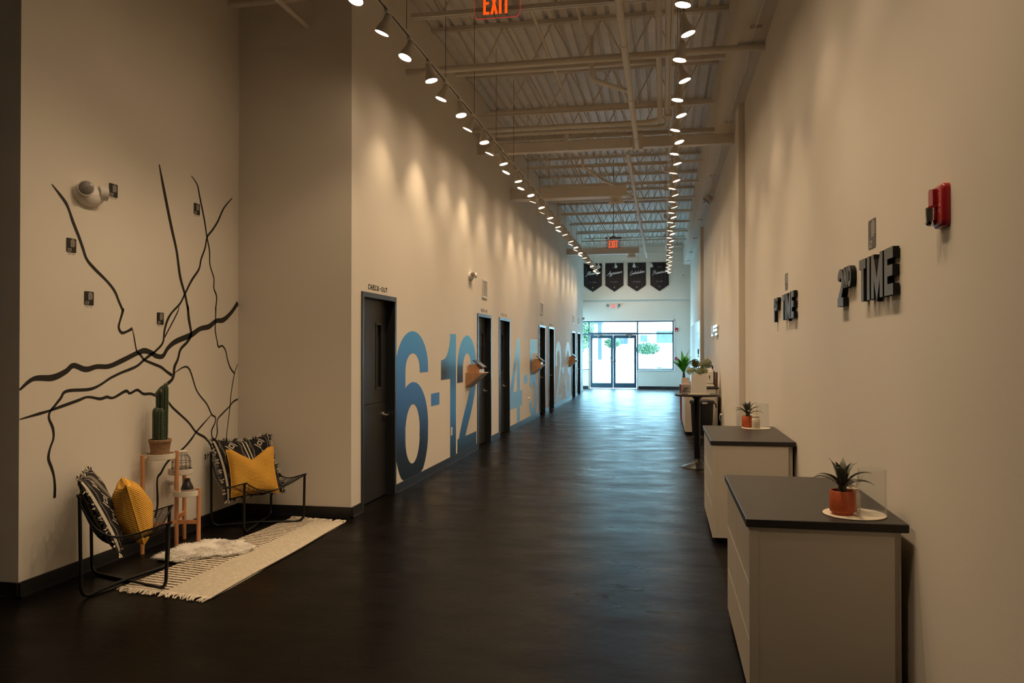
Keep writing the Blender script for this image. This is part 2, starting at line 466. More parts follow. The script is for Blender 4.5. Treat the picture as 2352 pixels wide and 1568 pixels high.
    def mesh(s, name):
        me = bpy.data.meshes.new(name)
        me.from_pydata(s.v, [], s.f)
        if s.uv:
            l = me.uv_layers.new(name='UVMap')
            for lp in me.loops: l.data[lp.index].uv = s.uv.get(lp.vertex_index, (0, 0))
        if s.col:
            c = me.color_attributes.new('Col', 'FLOAT_COLOR', 'POINT')
            for i, q in enumerate(s.col): c.data[i].color = (*q, 1)
        me.update()
        return me
    def build(s, name, mat, parent=None, smooth=False, label=None):
        me = s.mesh(name)
        import bmesh
        bm = bmesh.new(); bm.from_mesh(me)
        bmesh.ops.recalc_face_normals(bm, faces=bm.faces)
        bm.to_mesh(me); bm.free()
        me.materials.append(MATS[mat])
        if smooth:
            me.polygons.foreach_set('use_smooth', [True] * len(me.polygons))
            try: me.set_sharp_from_angle(angle=R(40))
            except Exception: pass
        o = bpy.data.objects.new(name, me)
        COL.objects.link(o)
        if parent: o.parent = parent
        if label: o['label'] = label
        return o

def tag(o, label, cat, group=None, kind=None):
    o['label'] = label; o['category'] = cat
    if group: o['group'] = group
    if kind: o['kind'] = kind
    return o
def thing(name, label, cat, loc=(0, 0, 0), rz=0.0, group=None, kind=None):
    o = bpy.data.objects.new(name, None)
    o.location = loc; o.rotation_euler = (0, 0, rz); o.empty_display_size = 0.1
    COL.objects.link(o)
    return tag(o, label, cat, group, kind)
def struct(mb, name, mat, label, cat, parent=None, smooth=False):
    o = mb.build(name, mat, parent, smooth)
    if parent is None: tag(o, label, cat, kind='structure')
    return o
def link(name, me, parent, loc=(0, 0, 0), rot=(0, 0, 0), scale=(1, 1, 1)):
    o = bpy.data.objects.new(name, me)
    COL.objects.link(o)
    o.location = loc; o.rotation_euler = rot; o.scale = scale
    if parent: o.parent = parent
    return o
def mesh_of(mb, name, mat, smooth=False):
    o = mb.build(name, mat, None, smooth); me = o.data
    bpy.data.objects.remove(o)
    return me
ORD = ['zeroth', 'first', 'second', 'third', 'fourth', 'fifth', 'sixth', 'seventh', 'eighth', 'ninth', 'tenth', 'eleventh', 'twelfth', 'thirteenth', 'fourteenth', 'fifteenth', 'sixteenth',
       'seventeenth', 'eighteenth', 'nineteenth', 'twentieth', 'twenty-first', 'twenty-second', 'twenty-third', 'twenty-fourth', 'twenty-fifth', 'twenty-sixth', 'twenty-seventh', 'twenty-eighth',
       'twenty-ninth', 'thirtieth', 'thirty-first', 'thirty-second', 'thirty-third', 'thirty-fourth', 'thirty-fifth', 'thirty-sixth', 'thirty-seventh', 'thirty-eighth', 'thirty-ninth', 'fortieth',
       'forty-first', 'forty-second', 'forty-third', 'forty-fourth', 'forty-fifth', 'forty-sixth', 'forty-seventh', 'forty-eighth']

# wall maps: a = along the wall, b = height, h = out of the wall
def map_left(a, b, h): return (LW + h, a, b)
def map_mural(a, b, h): return (MW + h, a, b)
def map_right(a, b, h): return (RW - h, -a, b)          # a runs to the right as seen (decreasing Y)
def map_end(yv):
    return lambda a, b, h: (a, yv - h, b)

# ------------------------------------------------------------------ stroke lettering
def arc(cx, cy, rx, ry, a0, a1, n=12):
    return [(cx + rx * math.cos(R(a0 + (a1 - a0) * i / n)), cy + ry * math.sin(R(a0 + (a1 - a0) * i / n))) for i in range(n + 1)]
def spl(pts, n=5):                                      # Catmull-Rom through points
    P = [Vector(p) for p in pts]; out = []
    for i in range(len(P) - 1):
        a = P[max(0, i - 1)]; b = P[i]; c = P[i + 1]; d = P[min(len(P) - 1, i + 2)]
        for k in range(n):
            t = k / n
            q = 0.5 * ((2 * b) + (c - a) * t + (2 * a - 5 * b + 4 * c - d) * t * t + (3 * b - a - 3 * c + d) * t ** 3)
            out.append(tuple(q))
    out.append(tuple(P[-1]))
    return out
G = {
 'A': [[(0, 0), (.5, 1), (1, 0)], [(.22, .33), (.78, .33)]],
 'B': [[(0, 0), (0, 1), (.6, 1)] + arc(.6, .77, .36, .23, 80, -80, 6) + [(0.05, .54)], [(.5, .54)] + arc(.6, .27, .4, .27, 80, -80, 6) + [(0.05, 0)]],
 'C': [arc(.5, .72, .5, .28, 20, 180, 9) + arc(.5, .28, .5, .28, 180, 340, 9)],
 'D': [[(0, 0), (0, 1), (.45, 1)] + arc(.45, .65, .55, .35, 85, 0, 6) + arc(.45, .35, .55, .35, 0, -85, 6) + [(.45, 0), (.05, 0)]],
 'E': [[(0, 0), (0, 1)], [(.05, 1), (1, 1)], [(.05, .52), (.9, .52)], [(.05, 0), (1, 0)]],
 'F': [[(0, 0), (0, 1)], [(.05, 1), (1, 1)], [(.05, .52), (.85, .52)]],
 'H': [[(0, 0), (0, 1)], [(1, 0), (1, 1)], [(.1, .5), (.9, .5)]],
 'I': [[(.5, 0), (.5, 1)]],
 'K': [[(0, 0), (0, 1)], [(.95, 1), (.1, .42)], [(.3, .56), (1, 0)]],
 'L': [[(0, 1), (0, 0)], [(.05, 0), (1, 0)]],
 'M': [[(0, 0), (0, 1)], [(0.05, .95), (.5, .08), (.95, .95)], [(1, 1), (1, 0)]],
 'N': [[(0, 0), (0, 1)], [(0.05, .95), (.95, .05)], [(1, 0), (1, 1)]],
 'O': [arc(.5, .72, .5, .28, 0, 180, 10) + arc(.5, .28, .5, .28, 180, 360, 10)],
 'P': [[(0, 0), (0, 1), (.55, 1)] + arc(.55, .75, .45, .25, 80, -80, 7) + [(.05, .5)]],
 'R': [[(0, 0), (0, 1), (.55, 1)] + arc(.55, .77, .45, .23, 80, -80, 7) + [(.05, .54)], [(.5, .5), (1, 0)]],
 'S': [arc(.5, .76, .5, .24, 20, 180, 8) + spl([(0.02, .68), (.5, .5), (.98, .32)], 4) + arc(.5, .24, .5, .24, 0, -160, 8)],
 'T': [[(0, 1), (1, 1)], [(.5, 0), (.5, .95)]],
 'U': [[(0, 1), (0, .3)] + arc(.5, .28, .5, .28, 180, 360, 10) + [(1, .3), (1, 1)]],
 'V': [[(0, 1), (.5, 0), (1, 1)]],
 'W': [[(0, 1), (.25, 0), (.5, .8), (.75, 0), (1, 1)]],
 'X': [[(0, 0), (1, 1)], [(0, 1), (1, 0)]],
 '-': [[(.15, .5), (.85, .5)]],
 '1': [[(.62, 0), (.62, 1)], [(.5, .86), (.1, .74)]],
 '2': [arc(.5, .74, .5, .26, 175, 0, 10) + spl([(1.0, .66), (.8, .42), (.25, .14), (.04, .03)], 4), [(.02, 0), (1, 0)]],
 '0': [arc(.5, .72, .5, .28, 0, 180, 10) + arc(.5, .28, .5, .28, 180, 360, 10)],
}
def letter(mb, ch, a0, b0, w, h, t, fm, h0, h1, xs=1.0):
    x0, y0, W, H = t / 2, t / 2, w - t, h - t
    for si, st in enumerate(G[ch]):
        hs = (h1 - h0) * .02 * si + .00012 * si
        pts = [(x0 + p[0] * W, y0 + p[1] * H) for p in st]
        closed = ch in 'O0'
        if closed: pts = [p for i, p in enumerate(pts) if i == 0 or (Vector(p) - Vector(pts[i - 1])).length > 1e-5][:-1]
        mb.ribbon(pts, t, lambda x, y, k: fm(a0 + x * xs, b0 + y, k), h0, h1 + hs, closed, 0 if (len(st) > 5 and not closed) else t / 2 if len(st) == 2 else 0)
def words(text, a0, b0, w, h, t, gap, fm, h0, h1, name, mat, parent, iw=None, each=True):
    x = a0; mb = MB()
    for ch in text:
        if ch == ' ': x += w * 0.6 + gap; continue
        cw = (iw or t * 1.02) if ch == 'I' else w * 0.62 if ch == '1' else w * 1.25 if ch in 'MW' else w
        if each: mb = MB()
        letter(mb, ch, x, b0, cw, h, t, fm, h0, h1)
        if each: mb.build(name, mat, parent)
        x += cw + gap
    if not each: mb.build(name, mat, parent)
    return x

def wb(mb, name, mat, parent, smooth=False, label=None):      # build in world coordinates under an unrotated Empty
    o = mb.build(name, mat, parent, smooth, label)
    o.matrix_parent_inverse = Matrix.Translation(-Vector(parent.location))
    return o

# ================================================================== STRUCTURE
FX0, FY0 = -9.0, -4.0
struct(MB().box(FX0, RW + .2, FY0, Y_END + .25, -.12, 0), 'floor', 'floor_concrete', 'dark glossy troweled concrete floor of the corridor', 'floor')

# left wall with seven door openings
DOORS = [(7.45, 8.475), (12.45, 13.475), (14.16, 15.185), (18.90, 19.925), (20.53, 21.555), (25.87, 26.895), (27.56, 28.585)]
DH = 2.184
mb = MB()
y = Y_RET
for a, b in DOORS:
    mb.box(LW - .22, LW, y, a + .03, 0, DH - .03); y = b - .03
mb.box(LW - .22, LW, y, Y_LEND, 0, DH - .03)
mb.box(LW - .22, LW, Y_RET, Y_LEND, DH - .03, DECK + .02)
struct(mb, 'wall_left', 'wall_paint_left', 'long beige left corridor wall with black doors and painted numerals', 'wall')
struct(MB().box(MW - .2, LW - .22, Y_RET, Y_RET + .2, 0, DECK + .02), 'wall_return', 'wall_paint', 'beige wall facing the viewer beside the map mural', 'wall')
struct(MB().box(MW - .2, MW, Y_FOY, Y_RET, 0, DECK + .02), 'wall_mural', 'wall_paint', 'beige wall carrying the black river map mural', 'wall')
struct(MB().box(FX0, MW - .2, Y_FOY, Y_FOY + .2, 0, DECK + .02), 'wall_foyer', 'wall_paint', 'beige wall at the far left edge of the picture', 'wall')
struct(MB().box(FX0 - .2, FX0, FY0, Y_FOY + .2, 0, DECK + .02), 'wall_side', 'wall_paint', 'beige side wall of the foyer beyond the left edge', 'wall')
struct(MB().box(FX0 - .2, RW + .2, FY0 - .2, FY0, 0, DECK + .02), 'wall_back', 'wall_paint', 'beige wall behind the viewer', 'wall')
struct(MB().box(RW, RW + .2, FY0, Y_END + .25, 0, DECK + .02), 'wall_right', 'wall_paint', 'long beige right corridor wall with dimensional lettering', 'wall')
# recess past the end of the left wall, beside the glass doors
struct(MB().box(LW - 1.5, LW - .22, Y_LEND - .2, Y_LEND, 0, DECK + .02), 'wall_nook', 'wall_paint', 'beige wall closing the recess behind the end of the left wall', 'wall')
struct(MB().box(LW - 1.7, LW - 1.5, Y_LEND - .2, Y_END + .25, 2.73, DECK + .02).box(LW - 1.7, LW - 1.5, Y_LEND - .2, Y_END + .25, 0, .1).box(LW - 1.7, LW - 1.5, Y_LEND - .2, Y_LEND + .1, .1, 2.73).box(LW - 1.7, LW - 1.5, Y_END - .1, Y_END + .25, .1, 2.73), 'wall_nook_side', 'wall_paint', 'beige side wall of the recess left of the glass doors', 'wall')
_w2 = thing('window_added', 'added unseen side window lighting the recess left of the glass doors', 'window', (LW - 1.6, 31, .1), kind='structure')  # unseen window, added to bring more daylight into this end
wb(MB().box(LW - 1.604, LW - 1.596, Y_LEND + .1, Y_END - .1, .1, 2.73), 'pane', 'glass_pane', _w2)
wb(MB().box(LW - 1.63, LW - 1.57, Y_LEND + .1, Y_LEND + .15, .1, 2.73).box(LW - 1.63, LW - 1.57, Y_END - .15, Y_END - .1, .1, 2.73).box(LW - 1.63, LW - 1.57, Y_LEND + .1, Y_END - .1, .1, .15).box(LW - 1.63, LW - 1.57, Y_LEND + .1, Y_END - .1, 2.68, 2.73), 'window_frame', 'aluminium_dark', _w2)

# end wall: storefront opening x -3.9..0.41, z 0..2.73 ; sill parts ; proud upper band
EX0, EX1, EZ = -3.9, 0.41, 2.73
DX0, DX1 = -2.93, -1.04
mb = MB()
mb.box(LW - 1.5, EX0, Y_END, Y_END + .25, 0, 5.77)
mb.box(EX1, RW, Y_END, Y_END + .25, 0, 5.77)
mb.box(EX0, EX1, Y_END, Y_END + .25, EZ, 5.77)
mb.box(EX0, DX0 - .03, Y_END, Y_END + .25, 0, .74)
mb.box(DX1 + .03, EX1, Y_END, Y_END + .25, 0, .76)
struct(MB().box(LW - 1.5, RW, Y_END - .14, Y_END - .001, 3.57, 5.77), 'wall_end_upper', 'wall_paint', 'proud upper band of the end wall behind the banners', 'wall')
struct(mb, 'wall_end', 'wall_paint', 'end wall around the glass entrance doors', 'wall')

# baseboards
def base_run(mb, kind, v, a0, a1, h=.1, t=.012):
    if kind == 'left': mb.box(v, v + t, a0, a1, 0, h); mb.box(v + t, v + t + .014, a0, a1, 0, .012)
    elif kind == 'right': mb.box(v - t, v, a0, a1, 0, h); mb.box(v - t - .014, v - t, a0, a1, 0, .012)
    else: mb.box(a0, a1, v - t, v, 0, h); mb.box(a0, a1, v - t - .014, v - t, 0, .012)
mb = MB(); y = Y_RET - .026
for a, b in DOORS:
    base_run(mb, 'left', LW, y, a); y = b
base_run(mb, 'left', LW, y, Y_LEND)
struct(mb, 'baseboard_left', 'black_vinyl_base', 'black vinyl baseboard along the left corridor wall', 'baseboard')
mb = MB(); base_run(mb, 'front', Y_RET, MW, LW + .026); struct(mb, 'baseboard_return', 'black_vinyl_base', 'black vinyl baseboard behind the far wire chair', 'baseboard')
mb = MB(); base_run(mb, 'left', MW, Y_FOY - .026, Y_RET); struct(mb, 'baseboard_mural', 'black_vinyl_base', 'black vinyl baseboard under the map mural', 'baseboard')
mb = MB(); base_run(mb, 'front', Y_FOY, FX0, MW + .026); struct(mb, 'baseboard_foyer', 'black_vinyl_base', 'black vinyl baseboard at the far left edge', 'baseboard')
mb = MB(); base_run(mb, 'right', RW, FY0, Y_END); struct(mb, 'baseboard_right', 'black_vinyl_base', 'black vinyl baseboard along the right corridor wall', 'baseboard')
mb = MB(); base_run(mb, 'front', Y_END, LW - 1.5, DX0 - .06); base_run(mb, 'front', Y_END, DX1 + .06, RW)
struct(mb, 'baseboard_end', 'black_vinyl_base', 'black baseboard on the end wall beside the glass doors', 'baseboard')

# column casings on the right wall, box beam above
for i, (y0, lab) in enumerate([(10.95, 'nearer narrow column casing on the right wall'), (21.95, 'farther narrow column casing on the right wall')]):
    struct(MB().box(RW - .08, RW, y0, y0 + .45, 0, 4.88), 'trim_%d' % (i + 1), 'wall_paint', lab, 'column casing')
struct(MB().box(.79, RW, FY0, Y_END - .6, 4.88, DECK + .01), 'trim_3', 'wall_paint', 'deep boxed beam running along the top of the right wall', 'beam')

# doors in the left wall
def door(i, a, b, hinge_label, handle):
    t = thing('door_%d' % i, hinge_label, 'door', (LW, (a + b) / 2, 0), kind='structure')
    fr = MB(); fw = .05
    for (y0, y1, z0, z1) in ((a, a + fw, 0, DH), (b - fw, b, 0, DH), (a + fw, b - fw, DH - fw, DH)):
        fr.box(LW - .18, LW + .014, y0, y1, z0, z1)
    # stop
    fr.box(LW - .16, LW - .125, a + fw, a + fw + .015, 0, DH - fw); fr.box(LW - .16, LW - .125, b - fw - .015, b - fw, 0, DH - fw); fr.box(LW - .16, LW - .125, a + fw, b - fw, DH - fw - .015, DH - fw)
    wb(fr, 'door_frame', 'frame_black', t)
    x1 = LW - .09; x0 = x1 - .045
    ya, yb = a + fw + .003, b - fw - .003
    zs = 1.03
    lo = wb(MB().box(x0, x1, ya, yb, .012, zs), 'lower_leaf', 'door_black', t)
    up = MB()
    va, vb, vz0, vz1 = yb - .30, yb - .17, 1.20, 1.87          # narrow vision panel
    up.box(x0, x1, ya, va, zs + .006, DH - fw - .004); up.box(x0, x1, vb, yb, zs + .006, DH - fw - .004)
    up.box(x0, x1, va, vb, zs + .006, vz0); up.box(x0, x1, va, vb, vz1, DH - fw - .004)
    uo = wb(up, 'upper_leaf', 'door_black', t)
    bead = MB()
    for (y0, y1, z0, z1) in ((va - .022, va, vz0 - .022, vz1 + .022), (vb, vb + .022, vz0 - .022, vz1 + .022), (va, vb, vz0 - .022, vz0), (va, vb, vz1, vz1 + .022)):
        bead.box(x1, x1 + .007, y0, y1, z0, z1)
    wb(bead, 'glazing_bead', 'frame_black', t)
    wb(MB().box(x0 + .015, x0 + .022, va, vb, vz0, vz1), 'pane', 'window_dark', t)
    if handle:
        hy = yb - .075; hz = .89
        h = MB(); h.tube([(x1, hy, hz), (x1 + .012, hy, hz)], .032, 16); h.tube([(x1, hy, hz), (x1 + .05, hy, hz), (x1 + .056, hy - .01, hz), (x1 + .056, hy - .115, hz)], .0095, 10)
        wb(h, 'lever_handle', 'steel', t, True)
    struct(MB().box(LW - .30, LW - .20, a - .05, b + .05, 0, DH + .05), 'door_backing', 'dark_gap', '', '', t).matrix_parent_inverse = Matrix.Translation(-Vector(t.location))
    return t
dl = ['black dutch door with narrow glass strip below the CHECK-OUT lettering', 'black door just right of the numeral 12 and its wooden kiosk', 'black door just left of the numeral 4', 'black door just right of the numeral 5',
      'black door just left of the numeral 2 of the pale pair', 'black door just right of the pale numeral 3', 'last black door on the left wall before the glass entrance']
for i, (a, b) in enumerate(DOORS): door(i + 1, a, b, dl[i], True)

# ------------------------------------------------------------------ ceiling: ribbed steel deck + joists
prof = []
x = FX0; 
while x < RW + .05:
    prof += [(x, 0), (x + .092, 0), (x + .104, .038), (x + .140, .038)]; x += .152
me_v = MB()
n = len(prof)
me_v.v = [(p[0], FY0, DECK + p[1]) for p in prof] + [(p[0], Y_END + .2, DECK + p[1]) for p in prof]
me_v.f = [(i, i + 1, n + i + 1, n + i) for i in range(n - 1)]
me_v.box(FX0, RW + .2, FY0, Y_END + .2, DECK + .06, DECK + .16)
ceil = struct(me_v, 'ceiling', 'deck_paint', 'painted ribbed steel deck ceiling above the corridor', 'ceiling')
# joists: children of the ceiling
JX0, JX1, ZB = -2.62, .79, 5.12
rodm = None
JY = [8.1 + 1.81 * k for k in range(13)]
topm = mesh_of(MB().box(LW, JX1, -.04, -.006, -.05, 0).box(LW, JX1, .006, .04, -.05, 0), 'top_chord', 'ceiling_paint')
botm = mesh_of(MB().box(JX0, JX1 - .05, -.038, -.006, 0, .045).box(JX0, JX1 - .05, .006, .038, 0, .045), 'bottom_chord', 'ceiling_paint')
PAN = .31
hgt = DECK - .02 - (ZB + .02)
rodA = mesh_of(MB().tube([(0, 0, 0), (PAN, 0, hgt)], .011, 6), 'web_rod', 'ceiling_paint', True)
rodB = mesh_of(MB().tube([(0, 0, hgt), (PAN, 0, 0)], .011, 6), 'web_rod', 'ceiling_paint', True)
for jy in JY:
    j = link('joist', topm, ceil, (0, jy, DECK - .001))
    link('bottom_chord', botm, j, (0, 0, ZB - DECK))
    x = JX0 + .02; k = 0
    while x + PAN < JX1:
        link('web_rod', rodA if k % 2 else rodB, j, (x, 0, ZB + .02 - DECK)); x += PAN; k += 1

# ------------------------------------------------------------------ storefront: window_1 and glass doors
fy = Y_END + .08
def fbar(mb, x0, x1, z0, z1, d=.05): mb.box(x0, x1, fy - d / 2, fy + d / 2, z0, z1)
w = thing('window_1', 'dark framed glass storefront around the entrance doors', 'window', (-1.75, Y_END, 0), kind='structure')
mb = MB()
fbar(mb, EX0, EX1, EZ - .05, EZ)                       # head
fbar(mb, EX0, EX0 + .05, .74, EZ); fbar(mb, EX1 - .045, EX1, .76, EZ)
fbar(mb, DX0 - .05, DX0 + .0, 0, EZ, .1); fbar(mb, DX1, DX1 + .06, 0, EZ, .1)
fbar(mb, EX0, DX0, 2.16, 2.22); fbar(mb, DX0, DX1, 2.17, 2.26, .1); fbar(mb, DX1, EX1, 2.19, 2.245)
fbar(mb, EX0, DX0, .74, .78); fbar(mb, DX1 + .06, EX1, .76, .80)
wb(mb, 'window_frame', 'aluminium_dark', w)
for (x0, x1, z0, z1) in ((EX0 + .05, DX0 - .05, .78, 2.16), (EX0 + .05, DX0 - .05, 2.22, EZ - .05), (DX0, DX1, 2.26, EZ - .05), (DX1 + .06, EX1 - .045, .80, 2.19), (DX1 + .06, EX1 - .045, 2.245, EZ - .05)):
    wb(MB().box(x0, x1, fy - .004, fy + .004, z0, z1), 'pane', 'glass_pane', w)
mb = MB(); mb.box(DX1 + .05, EX1 + .05, Y_END - .03, Y_END + .06, .725, .765); mb.box(EX0, DX0 - .05, Y_END - .03, Y_END + .06, .705, .745)
mb.box(EX0, EX1 + .05, Y_END - .012, Y_END + .05, EZ, EZ + .035); mb.box(EX1, EX1 + .05, Y_END - .012, Y_END + .05, .76, EZ + .035); mb.box(DX0 - .10, DX0 - .05, Y_END - .012, Y_END + .05, 0, .74)
wb(mb, 'window_trim', 'white_trim', w)
def glass_door(i, x0, x1, hinge, lab):
    t = thing('door_%d' % i, lab, 'door', ((x0 + x1) / 2, Y_END, 0), kind='structure')
    s = .095
    for nm, (a, b, z0, z1) in (('stile', (x0, x0 + s, .02, 2.165)), ('stile', (x1 - s, x1, .02, 2.165)), ('top_rail', (x0 + s, x1 - s, 2.03, 2.165)), ('bottom_rail', (x0 + s, x1 - s, .02, .22))):
        wb(MB().box(a, b, fy - .022, fy + .022, z0, z1), nm, 'aluminium_dark', t)
    wb(MB().box(x0 + s, x1 - s, fy - .004, fy + .004, .22, 2.03), 'pane', 'glass_pane', t)
    mb = MB(); mb.tube([(x0 + .02, fy - .075, 1.14), (x1 - .02, fy - .075, 1.14)], .016, 10)
    for xx in (x0 + .05, x1 - .05): mb.tube([(xx, fy - .02, 1.14), (xx, fy - .075, 1.14)], .014, 8)
    wb(mb, 'push_bar', 'chrome', t, True)
    hx = x1 - .05 if hinge == 'l' else x0 + .05
    mb = MB(); mb.tube([(hx, fy - .02, 1.02), (hx, fy - .05, 1.02)], .022, 12); wb(mb, 'lock', 'steel', t, True)
    cx = x0 + .3 if hinge == 'l' else x1 - .3
    mb = MB().rbox(cx - .14, cx + .14, fy - .085, fy - .03, 2.13, 2.185); mb.tube([(cx, fy - .06, 2.13), (cx + .06, fy - .12, 2.10), (cx + .01, fy - .05, 2.08)], .008, 6)
    wb(mb, 'door_closer', 'steel', t)
xm = (DX0 + DX1) / 2
glass_door(8, DX0 + .012, xm - .004, 'l', 'left leaf of the glass entrance doors at the corridor end')
glass_door(9, xm + .004, DX1 - .012, 'r', 'right leaf of the glass entrance doors at the corridor end')

# ================================================================== CEILING SERVICES
def pipe(name, pts, r, label, cat='pipe', mat='ceiling_paint', group=None, clamps=()):
    t = thing(name, label, cat, pts[0], group=group)
    wb(MB().tube(pts, r, 14), 'pipe_run', mat, t, True)
    for c in clamps:
        c = Vector(c)
        mb = MB(); mb.tube([(c.x + (r + .004) * math.cos(R(a)), c.y, c.z + (r + .004) * math.sin(R(a))) for a in range(180, 361, 20)], .004, 6)
        mb.tube([(c.x, c.y, c.z + r), (c.x, c.y, DECK)], .004, 6)
        wb(mb, 'hanger', mat, t, True)
    return t
def bend(p, q, s, r, n=6):
    p, q, s = Vector(p), Vector(q), Vector(s)
    a = q + (p - q).normalized() * r; b = q + (s - q).normalized() * r
    return [tuple(a.lerp(q, t).lerp(q.lerp(b, t), t)) for t in [i / n for i in range(n + 1)]]
pipe('sprinkler_main', [(LW, 8.86, 4.83), (RW, 8.80, 4.83)], .038, 'thick sprinkler pipe crossing the corridor overhead in the foreground', 'pipe')
pipe('sprinkler_pipe', [(-.385, 5.6, 4.70), (-.385, 12.35, 4.70)], .036, 'sprinkler pipe running lengthwise overhead and ending at the flat cross beam', clamps=[(-.385, 8.1, 4.70), (-.385, 9.91, 4.70), (-.385, 11.72, 4.70)])
pipe('sprinkler_pipe', [(-.56, 13.0, 4.78), (-.56, 28.0, 4.78)], .036, 'sprinkler pipe running lengthwise overhead beyond the flat cross beam', clamps=[(-.56, 15.34 + 1.81 * k, 4.78) for k in range(0, 7, 2)])
pipe('sprinkler_branch', [(-.80, 9.12, 5.2)] + bend((-.80, 9.12, 5.2), (-.80, 9.12, 4.70), (-.42, 9.6, 4.70), .06) + [(-.42, 9.6, 4.70)], .026, 'short elbowed branch pipe dropping to the lengthwise sprinkler pipe')
pipe('sprinkler_branch', [(-1.45, 14.6, 5.15)] + bend((-1.45, 14.6, 5.15), (-1.45, 14.6, 4.95), (-.58, 17.2, 4.82), .07) + [(-.58, 17.2, 4.82)], .026, 'long slanting branch pipe above the duct with the round diffuser')
pipe('refrigerant_pipe', [(-.04, 5.5, 5.0)] + bend((-.04, 5.5, 5.0), (-.04, 12.05, 5.0), (LW, 12.05, 5.0), .22) + [(LW, 12.05, 5.0)], .036, 'foremost of four parallel cross pipes, bending to run lengthwise')
pipe('refrigerant_pipe', [(.06, 5.5, 5.0)] + bend((.06, 5.5, 5.0), (.06, 12.34, 5.0), (LW, 12.34, 5.0), .22) + [(LW, 12.34, 5.0)], .032, 'second of four parallel cross pipes, bending to run lengthwise')
pipe('refrigerant_pipe', [(LW, 12.66, 5.0), (.79, 12.66, 5.0)], .036, 'third of four parallel cross pipes, straight across')
pipe('refrigerant_pipe', [(LW, 13.0, 5.0), (.79, 13.0, 5.0)], .036, 'rearmost of four parallel cross pipes, straight across')
pipe('alcove_pipe', [(MW, 7.02, 4.93), (-1.2, 7.0, 4.97)], .034, 'round pipe crossing above the wall beside the map mural')
pipe('alcove_branch', [(-3.39, 5.0, 4.74), (-3.39, Y_RET, 4.74)], .024, 'thin pipe running into the wall above the far wire chair')
pipe('bridging_strut', [(-1.45, 6.5, 5.42), (-1.45, 12.0, 5.42)], .022, 'left one of two lengthwise bridging struts between the joists')
pipe('bridging_strut', [(-.98, 6.5, 5.60), (-.98, 12.0, 5.60)], .020, 'right one of two lengthwise bridging struts between the joists')
for k, jy in enumerate((11.72, 15.34, 17.15, 20.77)):
    pipe('conduit', [(LW + .05, jy - .03, ZB - .012), (.15, jy - .03, ZB - .012)], .011, ['nearest', 'second', 'third', 'farthest'][k] + ' thin electrical conduit strapped under a joist', 'conduit')
t = thing('conduit_with_boxes', 'thin lengthwise conduit with square junction boxes beside the right lighting track', 'conduit', (.10, 5.5, 4.98))
wb(MB().tube([(.10, 5.5, 4.98), (.10, 28.0, 4.98)], .010, 8), 'pipe_run', 'ceiling_paint', t, True)
for jy in (11.60, 15.22, 17.03, 20.65, 24.2):
    wb(MB().rbox(.02, .13, jy - .03, jy + .03, 4.93, 5.04), 'junction_box', 'ceiling_paint', t)
# flat cross beam with plate
t = thing('cross_beam', 'flat painted cross beam spanning the corridor below the four pipes', 'beam', (LW, 12.5, 4.74))
wb(MB().box(LW, RW, 12.46, 12.60, 4.735, 4.885), 'beam_body', 'ceiling_paint', t)
wb(MB().rbox(-.46, -.30, 12.42, 12.46, 4.69, 4.93), 'end_plate', 'ceiling_paint', t)
wb(MB().box(-1.52, -1.46, 12.44, 12.46, 4.735, 5.05), 'strap', 'ceiling_paint', t)
# ducts
def duct(y0, x1, dx, lab, group=None):
    t = thing('air_duct', lab, 'duct', (LW, y0, 4.52))
    wb(MB().box(LW, x1, y0, y0 + .30, 4.525, 4.72), 'duct_body', 'ceiling_paint', t)
    for xs in (LW + 1.05, LW + 1.7): wb(MB().box(xs, xs + .012, y0 - .004, y0 + .304, 4.521, 4.724), 'seam', 'ceiling_paint', t)
    d = MB().lathe([(.115, .02), (.115, -.05), (.125, -.055), (.125, -.10), (.105, -.105), (.095, -.07), (.02, -.06)], (dx, y0 + .15, 4.525), 28)
    wb(d, 'round_diffuser', 'ceiling_paint', t, True)
    mb = MB()
    for k in range(20):
        a = 2 * PI * k / 20
        mb.hexa([(dx + r * math.cos(a + da), y0 + .15 + r * math.sin(a + da), z) for z in (4.415, 4.430) for r, da in ((.128, -.05), (.148, -.05), (.148, .05), (.128, .05))])
    wb(mb, 'diffuser_teeth', 'ceiling_paint', t)['kind'] = 'stuff'
    for xx in (-1.9, -1.2): wb(MB().tube([(xx, y0 + .15, 4.72), (xx, y0 + .15, DECK)], .006, 6), 'hanger', 'ceiling_paint', t)
duct(15.26, -.68, -.88, 'flat air duct with round diffuser under the middle of the ceiling')
duct(24.6, -.72, -.95, 'farther flat air duct with round diffuser behind the hanging exit sign')

# lighting tracks
TZ = 4.44
TL, TR = -2.25, .173
def track(x, y0, y1, lab):
    t = thing('lighting_track', lab, 'lighting track', (x, y0, TZ))
    wb(MB().box(x - .018, x + .018, y0, y1, TZ - .010, TZ + .012), 'rail', 'lamp_white', t)
    wb(MB().box(x - .008, x + .008, y0, y1, TZ - .013, TZ - .008), 'contact_slot', 'track_black', t)
    for k in range(20):
        yy = y0 + .6 + k * 1.3
        if yy > y1: break
        wb(MB().tube([(x, yy, TZ + .01), (x, yy, DECK)], .003, 5), 'hanger_wire', 'wire_dark', t)
track(TL, 1.0, 28.3, 'long lighting track on the left side of the corridor')
track(TR, 1.0, 28.7, 'long lighting track on the right side of the corridor')
